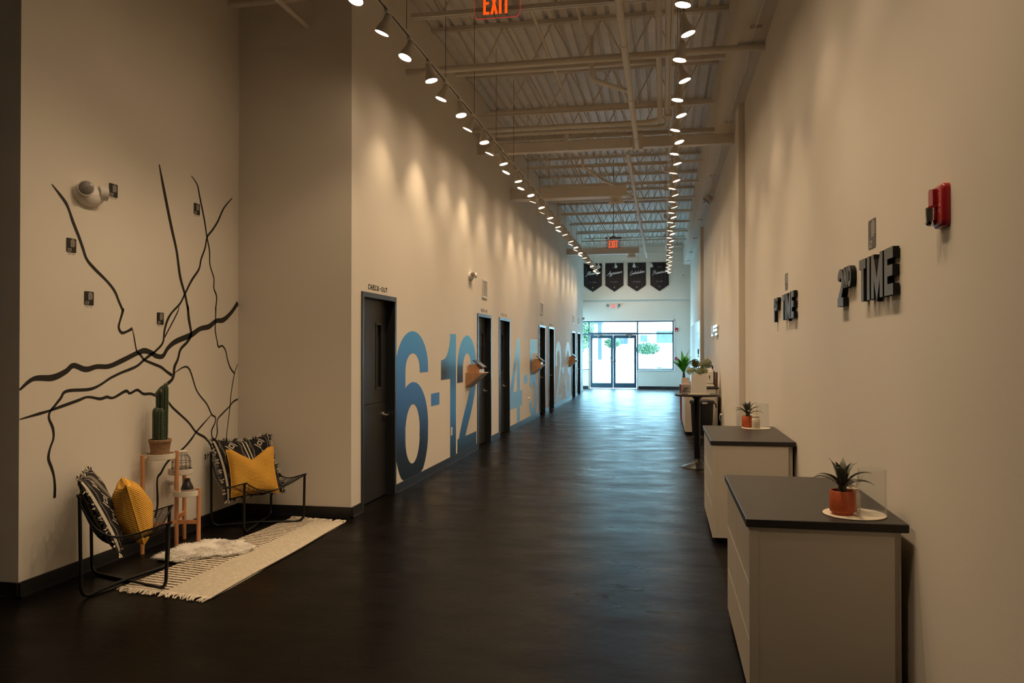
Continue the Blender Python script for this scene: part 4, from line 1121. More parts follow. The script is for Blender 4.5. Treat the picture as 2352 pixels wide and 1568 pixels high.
def banner(xc, word, bottom, label):
    yw = Y_END - .14
    t = thing('wooden_banner', label, 'banner', (xc, yw, 3.9), group='pointed wooden banners on the end wall')
    fm = map_end(yw)
    z1, z0, zt, hw = 5.05, 4.15, 3.90, .362
    wdt = 2 * hw / 5
    for k in range(5):                                     # planks
        a, b = xc - hw + k * wdt + .001, xc - hw + (k + 1) * wdt - .001
        def low(x): return zt + (z0 - zt) * abs(x - xc) / hw
        poly = [(a, low(a)), (b, low(b)), (b, z1), (a, z1)]
        if a < xc < b: poly = [(a, low(a)), (xc, zt), (b, low(b)), (b, z1), (a, z1)]
        wb(MB().prism(poly, fm, .03, .052), 'plank', 'banner_wood', t)
    wb(MB().box(xc - .25, xc + .25, yw - .03, yw, 4.9, 4.96), 'batten', 'banner_wood', t)
    u = .070; mb = MB()
    x = 0.0; glyphs = []
    caps = {'B': ['B', 'B2'], 'A': ['A', 'A2'], 'C': ['C'], 'P': ['P', 'P2']}
    for i, ch in enumerate(word):
        if i == 0:
            for g in caps[ch]: glyphs.append((x, SCR[g]))
            x += 1.05
        else:
            glyphs.append((x, SCR[ch])); x += max(p[0] for p in SCR[ch]) * .92
    sc = .56 / (x * u)
    for gx, g in glyphs:
        pts = [(xc - .27 + (gx + p[0] + .28 * p[1]) * u * sc, 4.56 + p[1] * u * .95 + (gx + p[0]) * u * sc * .16) for p in spl(g, 4)]
        mb.ribbon(pts, .0135, fm, .052, .054)
    wb(mb, 'script_word', 'print_white', t)
    def small(text, z, h, wch):
        n = len(text); tot = n * wch * 1.5; x = xc - tot / 2; mb = MB()
        for ch in text:
            if ch != ' ': letter(mb, ch, x, z, wch if ch != 'I' else wch * .3, h, h * .2, fm, .052, .0535)
            x += wch * 1.5
        return mb
    wb(small('WE ARE', 4.855, .026, .016), 'small_line', 'banner_small_print', t)
    wb(small(bottom, 4.275, .026, .016), 'small_line', 'banner_small_print', t)
    wb(MB().prism([(xc - .018, 4.06), (xc + .004, 4.055), (xc + .02, 4.075), (xc + .012, 4.095), (xc - .012, 4.095)], fm, .052, .0535), 'small_mark', 'print_white', t)
banner(-2.785, 'Blessings', 'NOT A BURDEN', 'leftmost dark wooden banner with white script starting with B')
banner(-1.92, 'Aggressive', 'NOT APATHETIC', 'dark wooden banner with white script Aggressive')
banner(-1.03, 'Contributors', 'NOT CONSUMERS', 'dark wooden banner with white script starting with C')
banner(-.135, 'Passionate', 'NOT PASSIVE', 'rightmost dark wooden banner with white script Passionate')

# ================================================================== WALL FIXTURES
def emergency(x, yv, z, label, s=1.0, heads=True):
    t = thing('emergency_light', label, 'emergency light', (x, yv, z))
    def fm(a, b, h): return (x + h, yv + a, z + b)
    # oval dome body bulging from the wall
    mb = MB()
    rings = []
    for j in range(7):
        q = j / 6 * PI / 2
        rr = math.cos(q); hh = .075 * s * math.sin(q)
        rings.append([fm(.15 * s * (rr * .72 + .28 * (rr > 0)) * math.cos(2 * PI * k / 28) * (1 if rr > .01 else 0), .085 * s * rr * math.sin(2 * PI * k / 28), hh) for k in range(28)])
    mb.loft(rings, True)
    wb(mb, 'housing', 'white_plastic', t, True)
    for sy, toward in ((-1, -.45), (1, .65)):
        d = Vector((.55, toward * 1.2, .0)).normalized()
        c = Vector((x + .055 * s, yv + sy * .085 * s, z + .028 * s))
        mb = MB().tube([c - d * .02 * s, c + d * .035 * s], [.052 * s, .055 * s], 20); wb(mb, 'lamp_head', 'white_plastic', t, True)
        mb = MB().tube([c + d * .0352 * s, c + d * .041 * s], [.048 * s, .040 * s], 20); wb(mb, 'lens', 'lens_grey', t, True)
emergency(MW, 5.10, 2.73, 'white emergency light with two lamps on the mural wall')
emergency(LW, 11.98, 2.73, 'white emergency light on the left wall between door lettering and numeral 12', .8)
emergency(LW, 29.3, 2.70, 'white emergency light at the far end of the left wall', .8)

def grille(y0, y1, z0, z1, label):
    t = thing('wall_grille', label, 'vent', (LW, (y0 + y1) / 2, z0), group='vent grilles on the left wall')
    mb = MB(); f = .022
    for b in ((y0, y0 + f, z0, z1), (y1 - f, y1, z0, z1), (y0 + f, y1 - f, z0, z0 + f), (y0 + f, y1 - f, z1 - f, z1)): mb.box(LW, LW + .016, *b)
    wb(mb, 'frame', 'white_plastic', t)
    wb(MB().box(LW + .001, LW + .003, y0 + f, y1 - f, z0 + f, z1 - f), 'backing', 'thermostat_grey', t)
    k = 14; h = (z1 - z0 - 2 * f) / k
    for i in range(k):
        z = z0 + f + i * h
        wb(MB().hexa([(LW + .004, y0 + f, z + h * .7), (LW + .013, y0 + f, z + .1 * h), (LW + .013, y1 - f, z + .1 * h), (LW + .004, y1 - f, z + h * .7),
                      (LW + .004, y0 + f, z + h * .85), (LW + .013, y0 + f, z + .25 * h), (LW + .013, y1 - f, z + .25 * h), (LW + .004, y1 - f, z + h * .85)]), 'slat', 'white_plastic', t)
grille(12.79, 13.155, 2.457, 2.762, 'white vent grille above the CHECK-IN door beside the 12')
grille(19.13, 19.56, 2.46, 2.74, 'white vent grille above the door beside the 5')
grille(26.1, 26.5, 2.44, 2.72, 'white vent grille above the door beside the pale 3')
grille(27.8, 28.2, 2.44, 2.70, 'farthest white vent grille above the last door on the left wall')

def plate(x, yv, z, side, label, plug=False, h=.118, w=.072):
    t = thing('outlet_plate', label, 'outlet', (x, yv, z), group='outlet and switch plates')
    s = side
    mb = MB(); mb.hexa([(x, yv - w / 2, z), (x, yv + w / 2, z), (x, yv + w / 2, z + h), (x, yv - w / 2, z + h), (x + s * .006, yv - w / 2 + .004, z + .004), (x + s * .006, yv + w / 2 - .004, z + .004), (x + s * .006, yv + w / 2 - .004, z + h - .004), (x + s * .006, yv - w / 2 + .004, z + h - .004)])
    wb(mb, 'cover', 'white_plastic', t)
    for dz in (.025, .070):
        wb(MB().box(min(x + s * .006, x + s * .009), max(x + s * .006, x + s * .009), yv - .015, yv + .015, z + dz, z + dz + .026), 'socket', 'white_plastic', t)
    if plug:
        wb(MB().tube([(x + s * .009, yv, z + .085), (x + s * .05, yv, z + .085)], [.020, .016], 12), 'plug', 'white_plastic', t, True)
        wb(MB().tube([(x + s * .05, yv, z + .08), (x + s * .058, yv, z + .05), (x + s * .045, yv, z - .03)], .005, 6), 'cord', 'white_plastic', t, True)
plate(LW, 10.87, .39, 1, 'light outlet plate on the numeral 1 of the left wall')
plate(LW, 17.37, .43, 1, 'outlet with a white plug left of the pale blue 5', True)
plate(LW, 23.7, .40, 1, 'outlet on the left wall below the very pale dash', True)
o_ = at(387, 1118, 0, MW)
plate(MW, o_.y, o_.z - .05, 1, 'outlet with a white plug behind the plant stand', True)
plate(RW, 15.06, .32, -1, 'outlet with a white plug on the right wall beside the trash can', True)

# check-in kiosks
def kiosk(y0, label, s=1.0):
    t = thing('check_in_kiosk', label, 'kiosk', (LW, y0, 1.04), group='wooden check-in kiosks on the left wall')
    W, D, zt, zb = .46, .26, 1.25, 1.035
    # wedge shelf: two side panels, sloping front, top
    for yy in (y0, y0 + W - .018):
        wb(MB().prism([(0, zb), (D - .015, zt - .016), (D - .015, zt), (0, zt)], lambda a, b, h: (LW + a, yy + h, b), 0, .018), 'side_panel', 'wood_oak', t)
    wb(MB().hexa([(LW, y0 + .018, zb - .012), (LW + .014, y0 + .018, zb - .014), (LW + .014, y0 + W - .018, zb - .014), (LW, y0 + W - .018, zb - .012),
                  (LW + D - .014, y0 - .0, zt - .002), (LW + D + .006, y0 - .0, zt - .004), (LW + D + .006, y0 + W, zt - .004), (LW + D - .014, y0 + W, zt - .002)]), 'front_panel', 'wood_oak_face', t)
    wb(MB().box(LW, LW + D - .015, y0 + .018, y0 + W - .018, zt - .014, zt), 'shelf', 'wood_oak', t)
    # tablet cradle with arched sides
    arch = [(.02, zt), (.20, zt), (.20, zt + .052), (.125, zt + .125)] + [(.075 + .05 * math.cos(R(q)), zt + .083 + .048 * math.sin(R(q))) for q in (60, 90, 120, 150, 175)] + [(.02, zt + .06)]
    for yy in (y0 + .05, y0 + W - .11): wb(MB().prism(arch, lambda a, b, h: (LW + a, yy + h, b), 0, .018), 'cradle_side', 'wood_oak', t)
    wb(MB().box(LW + .198, LW + .206, y0 + .05, y0 + W - .092, zt, zt + .052), 'cradle_front', 'white_plastic', t)
    a, b = Vector((LW + .095, 0, zt + .185)), Vector((LW + .245, 0, zt + .070)); nrm = Vector((b.z - a.z, 0, -(b.x - a.x))).normalized() * -1
    if nrm.z < 0: nrm = -nrm
    def slab(y_a, y_b, p, q, k0, k1): return MB().hexa([tuple(Vector((v.x, yy, v.z)) + nrm * kk) for kk in (k0, k1) for v, yy in ((p, y_a), (q, y_a), (q, y_b), (p, y_b))])
    wb(slab(y0 + .06, y0 + W - .10, a, b, 0, .012), 'tablet', 'plastic_black', t)
    wb(slab(y0 + .085, y0 + W - .125, a.lerp(b, .08), a.lerp(b, .92), .0122, .0135), 'screen', 'tablet_screen', t)
kiosk(11.68, 'nearest wooden kiosk with a tablet in front of the blue 2')
kiosk(17.83, 'middle wooden kiosk with a tablet in front of the pale blue 5')
kiosk(25.03, 'farthest wooden kiosk with a tablet in front of the very pale 3')

# fire alarm on the right wall
t = thing('fire_alarm', 'red wall fire alarm with clear strobe and white FIRE lettering', 'fire alarm', (RW, 3.37, 2.09))
def fmr(a, b, h): return (RW - h * .66, 3.385 - a * .80, 2.083 + b)
W_, H_ = .150, .165
def rring(ins, h, z0, z1, c=.022):
    a0, a1, b0, b1 = ins, W_ - ins, z0 + ins, z1 - ins
    pts = []
    for (cx, cy, q0) in ((a1 - c, b0 + c, -90), (a1 - c, b1 - c, 0), (a0 + c, b1 - c, 90), (a0 + c, b0 + c, 180)):
        pts += [fmr(cx + c * math.cos(R(q0 + q)), cy + c * math.sin(R(q0 + q)), h) for q in (0, 30, 60, 90)]
    return pts
mb = MB().loft([rring(0, 0, 0, H_), rring(0, .030, 0, H_), rring(.004, .040, 0, H_), rring(.012, .046, 0, H_)], True)
wb(mb, 'housing', 'red_plastic', t, True)
mb = MB().prism([(.012, .088), (.075, .088), (.078, .100), (.075, .150), (.02, .155), (.010, .140)], fmr, .044, .068); wb(mb, 'speaker_box', 'red_plastic', t)
mb = MB().hexa([fmr(.004, .080, .040), fmr(.082, .080, .040), fmr(.078, .076, .092), fmr(.008, .076, .092), fmr(.004, .092, .040), fmr(.082, .092, .040), fmr(.078, .082, .092), fmr(.008, .082, .092)]); wb(mb, 'hood', 'red_plastic', t)
mb = MB().tube([fmr(.043, .030, .062), fmr(.043, .078, .062)], [.026, .028], 18); mb.sphere(fmr(.043, .030, .066), .022, n=16, m=10); wb(mb, 'strobe_lens', 'chrome', t, True)
z = .118
for ch in 'FIRE':
    mb = MB(); letter(mb, ch, .108 if ch != 'I' else .113, z, .013 if ch != 'I' else .003, .014, .0026, fmr, .0461, .0467); wb(mb, 'letter', 'print_cream', t); z -= .021

# wedge loudspeaker high on the right wall and cable along the beam
t = thing('loudspeaker', 'round hooded loudspeaker high on the right wall', 'loudspeaker', (RW, 17.3, 4.72))
d = Vector((-.72, -.25, -.62)).normalized(); c = Vector((RW - .13, 17.25, 4.76))
wb(MB().tube([c - d * .10, c - d * .06, c + d * .05, c + d * .06], [.02, .075, .105, .105], 24), 'housing', 'ceiling_paint', t, True)
wb(MB().tube([c + d * .0605, c + d * .063], [.098, .09], 24), 'grille', 'thermostat_grey', t, True)
wb(MB().box(RW - .006, RW, 17.16, 17.34, 4.66, 4.86).tube([c - d * .09, (RW - .005, 17.25, 4.80)], .012, 8), 'bracket', 'ceiling_paint', t)
t = thing('string_cable', 'white cable clipped along the underside of the boxed beam', 'cable', (.93, 5.0, 4.86))
pts = [(.93 + .012 * math.sin(y * 2.7), y, 4.862 + .010 * math.sin(y * 5.1)) for y in [5.0 + .25 * k for k in range(104)]]
wb(MB().tube(pts, .0055, 6), 'cable_strand', 'wire_white', t, True)
pts = [(.93 + .014 * math.sin(y * 2.7 + 1.2), y, 4.864 + .010 * math.cos(y * 4.3)) for y in [5.0 + .25 * k for k in range(104)]]
wb(MB().tube(pts, .004, 6), 'cable_strand', 'wire_white', t, True)
for yy in (8.35, 11.8, 15.4, 18.2, 20.6, 24.0, 27.5): wb(MB().rbox(.87, .99, yy - .02, yy + .02, 4.845, 4.878, .003), 'clip', 'ceiling_paint', t)

# glossy vertical boards on the far right wall with a control at their near edge
bt = thing('wall_panelling', 'glossy white vertical boards on the far right wall', 'wall panel', (RW, 27, 0))
yy = 22.6
for k in range(9): wb(MB().rbox(RW - .03, RW, yy, yy + 1.0, .1, 2.45, .004), 'board', 'white_gloss_board', bt); yy += 1.03
t = thing('wall_control', 'small dark wall control at the near edge of the white boards', 'control', (RW - .03, 24.4, 1.45))
wb(MB().rbox(RW - .06, RW - .03, 24.3, 24.55, 1.44, 1.60), 'cover', 'thermostat_grey', t); wb(MB().rbox(RW - .055, RW - .03, 24.38, 24.46, 1.36, 1.41), 'button', 'thermostat_grey', t)

# end wall fixtures
t = thing('pull_station', 'small red fire pull station beside the entrance window', 'fire alarm', (.53, Y_END, 2.30))
wb(MB().rbox(.47, .59, Y_END - .04, Y_END, 2.29, 2.44, .008), 'housing', 'red_plastic', t); wb(MB().rbox(.50, .56, Y_END - .05, Y_END - .04, 2.31, 2.35, .003), 'handle', 'print_white', t)
t = thing('wall_intercom', 'small dark wall box behind the green palm', 'intercom', (.51, Y_END, 1.15))
wb(MB().rbox(.455, .565, Y_END - .03, Y_END, 1.14, 1.27, .006), 'housing', 'red_plastic', t); wb(MB().rbox(.48, .54, Y_END - .034, Y_END - .03, 1.18, 1.23, .002), 'window', 'thermostat_grey', t)
t = thing('wall_sensor', 'grey square wall sensor high on the right of the end wall', 'sensor', (.77, Y_END - .14, 4.42))
wb(MB().rbox(.71, .84, Y_END - .17, Y_END - .14, 4.42, 4.60, .008), 'cover', 'white_plastic', t); wb(MB().tube([(.775, Y_END - .176, 4.51), (.775, Y_END - .17, 4.51)], .03, 16), 'eye', 'lens_grey', t, True)

# ================================================================== COUNTERS
def counter(x0, x1, y0, y1, zt, label, caster=.05, group='black-topped rolling counters', drawers=True):
    t = thing('rolling_counter', label, 'counter', ((x0 + x1) / 2, (y0 + y1) / 2, 0), group=group)
    th = .038; zb = .055
    wb(MB().rbox(x0, x1, y0, y1, zt - th, zt, .003), 'worktop', 'counter_black', t)
    bx0, bx1, by0, by1 = x0 + .032, x1 - .058, y0 + .022, y1 - .022
    ztop = zt - th
    wb(MB().box(bx0, bx1, by0 + .004, by1, zb, ztop), 'body', 'cabinet_cream', t)
    # end panel towards the viewer, with a stile
    wb(MB().box(bx0 - .018, bx0 + .022, by0 - .016, by0 + .003, zb - .004, ztop - .001), 'stile', 'cabinet_cream', t)
    wb(MB().box(bx0 + .0225, bx1, by0 - .0145, by0 + .0035, zb - .004, ztop - .001), 'end_panel', 'cabinet_cream', t)
    wb(MB().box(bx1 + .006, x1 - .02, by0 + .03, by1, zb, ztop), 'rear_filler', 'cabinet_cream', t)
    hz = (ztop - zb - .012) / 3
    for cc in range(2):
        ya = by0 + .008 + cc * (by1 - by0 - .008) / 2
        for r_ in range(3):
            z0 = zb + .004 + r_ * hz
            wb(MB().rbox(bx0 - .018, bx0 - .001, ya, ya + (by1 - by0 - .008) / 2 - .004, z0, z0 + hz - .004, .002), 'drawer', 'cabinet_cream', t)
    for cx in (bx0 + .05, bx1 - .05):
        for cy in (by0 + .06, by1 - .06):
            mb = MB().tube([(cx - .010, cy, .024), (cx + .010, cy, .024)], .024, 16); c = wb(mb, 'caster', 'plastic_black', t, True)
            wb(MB().box(cx - .014, cx + .014, cy - .012, cy + .012, .030, zb), 'caster_fork', 'steel', t)
    return t
counter(.365, 1.047, 3.715, 4.985, .854, 'nearest cream counter with a black top and orange plant pot')
counter(.384, 1.062, 6.80, 8.13, .854, 'second cream counter with a black top behind the nearest one')
counter(.386, 1.02, 15.32, 17.9, .895, 'far cream counter with a black top behind the black trash can')

def round_tray(x, y, z, r, label, group):
    o = MB().lathe([(0, 0), (r, 0), (r + .002, .003), (r, .006), (r - .004, .006), (0, .006)], (0, 0, 0), 40).build('round_tray', 'tray_wood', None, True)
    o.location = (x, y, z); tag(o, label, 'tray', group)
def vase(x, y, z, r, h, label, group, water=False):
    t = thing('glass_vase', label, 'vase', (x, y, z), group=group)
    w_ = .004
    MB().lathe([(0, .0), (r, .0), (r, h - .001), (r - w_ / 2, h), (r - w_, h - .001), (r - w_, .012), (0, .012)], n=40).build('vase_wall', 'glass_clear', t, True)
def agave(x, y, z, sc, label, group, seed, lean=0):
    t = thing('potted_agave', label, 'potted plant', (x, y, z), group=group)
    r, h = .056 * sc, .108 * sc
    MB().lathe([(0, 0), (r * .80, 0), (r * .82, .008), (r * .97, .014), (r, .02), (r, h - .004), (r - .003, h), (r - .008, h), (r - .009, h - .02), (0, h - .02)], n=32).build('pot', 'terracotta', t, True)
    MB().lathe([(0, h - .016), (r - .009, h - .018)], n=20).build('soil', 'soil', t)
    MB().lathe([(.016 * sc, h - .02), (.021 * sc, h + .0), (.018 * sc, h + .02), (.022 * sc, h + .04), (.005, h + .05)], n=12).build('stem', 'leaf_agave', t, True)
    rr = random.Random(seed)
    specs = [(k * 360 / 13 * 5 + rr.uniform(-12, 12), 14 + 64 * (k / 12) ** 1.05) for k in range(13)]
    for az, el in specs:
        ln = (.150 if el < 60 else .125) * sc * rr.uniform(.9, 1.08); wd = .021 * sc
        mb = MB(); n_ = 9
        e0 = R(el); a = R(az)
        rad = Vector((math.cos(a), math.sin(a), 0)); side = Vector((-math.sin(a), math.cos(a), 0))
        p = Vector((0, 0, h + .012 + .02 * (el / 90))) + rad * .010 * sc; th = min(R(86), e0 + R(22))
        L3, C3, R3 = [], [], []
        for i in range(n_ + 1):
            q = i / n_
            ww = wd * (.42 + 1.6 * q * (1 - q) * 1.35) * (1 - q ** 3.5)
            dirv = rad * math.cos(th) + Vector((0, 0, 1)) * math.sin(th)
            nv = -rad * math.sin(th) + Vector((0, 0, 1)) * math.cos(th)
            L3.append(p + side * ww + nv * ww * .35); C3.append(p - nv * .004 * sc * (1 - q)); R3.append(p - side * ww + nv * ww * .35)
            p = p + dirv * (ln / n_); th -= R(5.2 + 5 * q) * (1.25 if el < 60 else .6)
        rings = [[l, c, r_, c + (l + r_ - 2 * c) * .35 + Vector((0, 0, .0015))] for l, c, r_ in zip(L3, C3, R3)]
        mb.loft([[tuple(v) for v in q] for q in rings], True)
        mb.build('leaf', 'leaf_agave', t, True)
def reed_diffuser(x, y, z, sc, label, group, seed=1):
    t = thing('reed_diffuser', label, 'diffuser', (x, y, z), group=group)
    prof = [(0, 0), (.030, 0), (.033, .004), (.0335, .07), (.030, .082), (.026, .087), (.026, .094), (.030, .096), (.030, .103), (.024, .105), (.022, .09), (0, .088)]
    MB().lathe([(r * sc, h * sc) for r, h in prof], n=28).build('bottle', 'ceramic_cream', t, True)
    rr = random.Random(seed)
    for k in range(6):
        a = rr.uniform(0, 2 * PI); q = rr.uniform(.15, .32)
        MB().tube([(math.cos(a) * .012 * sc, math.sin(a) * .012 * sc, .09 * sc), (math.cos(a) * (.012 + q * .1) * sc, math.sin(a) * (.012 + q * .1) * sc, .165 * sc)], .0022 * sc, 6).build('reed', 'tray_wood', t, True)
CT1, CT2 = .8545, .8545
round_tray(.862, 3.895, CT1, .135, 'pale round tray on the nearest counter', 'round trays on the counters')
agave(.805, 3.868, CT1 + .0065, 1.0, 'spiky agave in an orange pot on the nearest counter', 'potted agaves on the counters', 5)
vase(.936, 3.885, CT1 + .0065, .062, .205, 'clear glass cylinder vase on the nearest counter', 'glass cylinder vases')
reed_diffuser(.872, 3.972, CT1 + .0065, 1.0, 'cream reed diffuser behind the orange pot on the nearest counter', 'reed diffusers', 2)
round_tray(.872, 7.925, CT2, .132, 'pale round tray on the second counter', 'round trays on the counters')
agave(.800, 7.955, CT2 + .0065, 1.0, 'spiky agave in an orange pot on the second counter', 'potted agaves on the counters', 9)
vase(.935, 7.985, CT2 + .0065, .062, .225, 'clear glass cylinder vase on the second counter', 'glass cylinder vases')
reed_diffuser(.862, 7.845, CT2 + .0065, 1.15, 'cream reed diffuser in front of the glass vase on the second counter', 'reed diffusers', 4)

# ------------------------------------------------------------------ high bistro table and what stands on it
TX, TY, TH = .455, 11.15, .995
t = thing('bistro_table', 'tall round black pedestal table beside the second counter', 'table', (TX, TY, 0))
MB().lathe([(0, TH), (.296, TH), (.300, TH - .006), (.300, TH - .018), (.294, TH - .024), (0, TH - .024)], n=48).build('table_top', 'black_metal', t, True)
MB().lathe([(.085, TH - .024), (.075, TH - .04), (.050, TH - .06), (.040, TH - .075), (.040, .12), (.034, .10)], n=28).build('pedestal', 'black_metal', t, True)
MB().lathe([(.035, .13), (.045, .10), (.09, .055), (.15, .026), (.205, .012), (.218, .006), (.218, 0), (0, 0)], n=48).build('base', 'black_metal', t, True)
o = MB().rbox(-.145, .145, -.11, .11, 0, .006, .002).build('thin_tray', 'tray_wood'); o.location = (TX + .02, TY, TH + .0005); tag(o, 'thin pale board under the white planter on the bistro table', 'board')
t = thing('monstera_planter', 'square white planter with dark split leaves on the bistro table', 'potted plant', (TX + .02, TY, TH + .0065))
s_ = .10; hh = .272
mb = MB(); 
mb.loft([[(-s_, -s_, 0), (s_, -s_, 0), (s_, s_, 0), (-s_, s_, 0)], [(-s_, -s_, hh), (s_, -s_, hh), (s_, s_, hh), (-s_, s_, hh)], [(-s_ + .01, -s_ + .01, hh), (s_ - .01, -s_ + .01, hh), (s_ - .01, s_ - .01, hh), (-s_ + .01, s_ - .01, hh)], [(-s_ + .01, -s_ + .01, hh - .04), (s_ - .01, -s_ + .01, hh - .04), (s_ - .01, s_ - .01, hh - .04), (-s_ + .01, s_ - .01, hh - .04)]], True)
mb.build('planter', 'white_plastic', t)
def monstera_leaf(base, tip_dir, nrm, size, parent):
    # heart-shaped blade with finger lobes, slightly folded along the rib
    b = Vector(base); a = Vector(tip_dir).normalized()
    nn = Vector(nrm); nn = (nn - a * nn.dot(a)).normalized(); side = a.cross(nn).normalized()
    mb = MB(); n_ = 7
    spine = [b + a * size * (q - .18) - nn * (.22 * size * q * q) for q in [i / n_ for i in range(n_ + 1)]]
    for sg in (-1, 1):
        inner, outer = [], []
        for i in range(n_ + 1):
            q = i / n_; w = size * .56 * max(.02, math.sin(PI * min(1, .14 + q * .86))) ** .75
            inner.append(spine[i] + side * sg * w * .52 + a * w * .10 - nn * w * .08)
        for i in range(n_):                       # whole blade near the rib
            i0 = len(mb.v); mb.v += [tuple(v) for v in (spine[i], spine[i + 1], inner[i + 1], inner[i])]; mb.f.append((i0, i0 + 1, i0 + 2, i0 + 3))
            q = (i + .5) / n_; w = size * .56 * max(.02, math.sin(PI * min(1, .14 + q * .86))) ** .75
            out = (side * sg * .9 + a * (.62 if i else -.15)).normalized()
            e0 = inner[i] + out * w * .52 - nn * w * .22; e1 = inner[i].lerp(inner[i + 1], .70) + out * w * .52 - nn * w * .22
            m1 = inner[i].lerp(inner[i + 1], .74)
            i0 = len(mb.v); mb.v += [tuple(v) for v in (inner[i], m1, e1, e0)]; mb.f.append((i0, i0 + 1, i0 + 2, i0 + 3))
    mb.build('leaf', 'leaf_monstera', parent)
for bs, dirv, nr, sz in (((-.055, -.03, .325), (-.95, -.2, .02), (-.15, -.75, .65), .130), ((-.040, -.05, .375), (-.30, -.35, .80), (-.1, -.95, .35), .115), ((.010, -.06, .345), (.15, -.6, -.55), (.1, -.8, .6), .105),
                         ((.055, -.02, .395), (.85, -.15, .45), (-.1, -.85, .5), .140), ((.045, -.05, .335), (.75, -.4, -.30), (.2, -.8, .55), .100), ((.0, .03, .385), (-.35, .4, .7), (.1, -.9, .4), .110), ((.08, .02, .43), (.9, .1, .25), (0, -.8, .6), .105)):
    monstera_leaf(bs, dirv, nr, sz, t)
    MB().tube([(0, 0, .235), (bs[0] * .35, bs[1] * .35, .30), bs], .0045, 6).build('leaf_stalk', 'stem_brown', t, True)
t = thing('brochure_holder', 'small printed box with cards beside the white planter', 'box', (TX - .150, TY - .03, TH + .0005))
MB().rbox(-.06, .06, -.045, .045, 0, .135, .003).build('holder_box', 'paper_stone', t)
MB().box(-.055, .045, -.010, .012, .10, .222).build('card_stack', 'paper_pink', t)
mb = MB()
for k in range(5): mb.tube([(-.03 + .025 * math.cos(a / 10) * (1 + k * .2) + .012 * k, -.0455, .06 + .03 * math.sin(a / 10 + k)) for a in range(0, 60, 6)], .0018, 5)
mb.build('line_print', 'vinyl_black', t)

# ------------------------------------------------------------------ trash can
t = thing('trash_can', 'black pedal trash can standing between bistro table and far counter', 'trash can', (.70, 14.98, 0))
def oval(rx, ry, z, n=28): return [(rx * math.cos(2 * PI * k / n), ry * math.sin(2 * PI * k / n), z) for k in range(n)]
MB().loft([oval(.170, .15, .01), oval(.178, .16, .03), oval(.205, .185, .62)], True).build('can_body', 'trash_black', t, True)
MB().loft([oval(.228, .205, .615), oval(.232, .209, .635), oval(.215, .195, .668), oval(.12, .11, .682)], True).build('lid', 'trash_black', t, True)
MB().rbox(-.01, .085, -.215, -.203, .612, .640, .003).build('metal_badge', 'steel', t)
MB().tube([(.205, -.02, .63), (.24, -.03, .60), (.25, -.03, .54)], .014, 8).build('handle', 'trash_black', t, True)
MB().tube([(-.03, -.17, .045), (-.03, -.205, .04), (.11, -.205, .04), (.11, -.17, .045)], .008, 8).build('pedal', 'chrome', t, True)
MB().loft([oval(.175, .155, 0), oval(.175, .155, .010)], True).build('foot_ring', 'steel', t, True)

# ------------------------------------------------------------------ on the far counter
CZ = .8955
t = thing('beverage_dispenser', 'white beverage dispenser with black spigot on the far counter', 'dispenser', (.86, 15.60, CZ))
MB().rbox(-.075, .075, -.09, .09, .06, .30, .012).build('tank', 'white_plastic', t)
MB().rbox(-.085, .085, -.12, .11, 0, .035, .006).build('drip_base', 'white_plastic', t)
MB().rbox(-.065, .065, -.07, .07, .30, .335, .01).build('tank_lid', 'white_plastic', t)
MB().rbox(-.006, .008, -.105, -.09, .155, .215, .002).build('spigot', 'plastic_black', t)
MB().box(-.06, .06, -.05, .05, .035, .06).build('stand_block', 'white_plastic', t)
t = thing('cup_holder', 'black bracket stand with a stack of paper cups behind the dispenser', 'cup holder', (.86, 15.82, CZ))
MB().tube([(-.08, 0, .385), (.07, 0, .385), (.075, 0, .36), (.075, 0, .29), (.105, 0, .27), (.105, 0, .012)], .014, 8).build('bracket', 'black_metal', t, True)
MB().rbox(.05, .13, -.06, .06, 0, .012, .003).build('foot', 'black_metal', t)
for k in range(5): MB().lathe([(.032, .40 + k * .022), (.041, .40 + k * .022 + .075), (.043, .40 + k * .022 + .078), (.039, .40 + k * .022 + .075), (.030, .403 + k * .022), (0, .403 + k * .022)], (-.01, 0, 0), 20).build('cup', 'paper_white', t, True)
o = MB().rbox(-.02, .02, -.10, .10, 0, .27, .004).build('wooden_panel_box', 'wood_dark'); o.location = (1.0, 15.72, CZ); tag(o, 'upright dark wooden box against the wall on the far counter', 'box')

# ------------------------------------------------------------------ palm in the tall rust pot behind the far counter
t = thing('potted_palm', 'bright green long-leaved palm in a rust pot behind the far counter', 'potted plant', (.46, 18.45, 0))
MB().lathe([(0, 0), (.075, 0), (.098, .78), (.102, .80), (.094, .80), (.09, .74), (0, .74)], n=28).build('pot', 'rust_pot', t, True)
MB().tube([(0, 0, .74), (.004, 0, .9), (0, 0, 1.07)], [.034, .032, .022], 12).build('trunk', 'trunk_dark', t, True)
rr = random.Random(21)
for k in range(13):
    az = k * 137.5; el = [86, 62, 68, 76, 56, 64, 80, 58, 72, 52, 66, 78, 60][k]
    ln = rr.uniform(.38, .50) if el < 80 else .56
    a = R(az); rad = Vector((math.cos(a), math.sin(a), 0)); side = Vector((-math.sin(a), math.cos(a), 0))
    p = Vector((0, 0, 1.05)); th = R(el) ; mb = MB(); rings = []
    for i in range(11):
        q = i / 10; ww = .046 * (math.sin(PI * min(1, q * .93 + .10)) ** .8) * (1 if q < .99 else .03)
        dirv = rad * math.cos(th) + Vector((0, 0, math.sin(th))); nv = -rad * math.sin(th) + Vector((0, 0, math.cos(th)))
        rings.append([tuple(p + side * ww + nv * ww * .45), tuple(p), tuple(p - side * ww + nv * ww * .45), tuple(p + nv * .002)])
        p = p + dirv * ln / 10; th -= R(1.5 + 2.4 * q)
    mb.loft(rings, True); mb.build('leaf', 'leaf_bright', t, True)

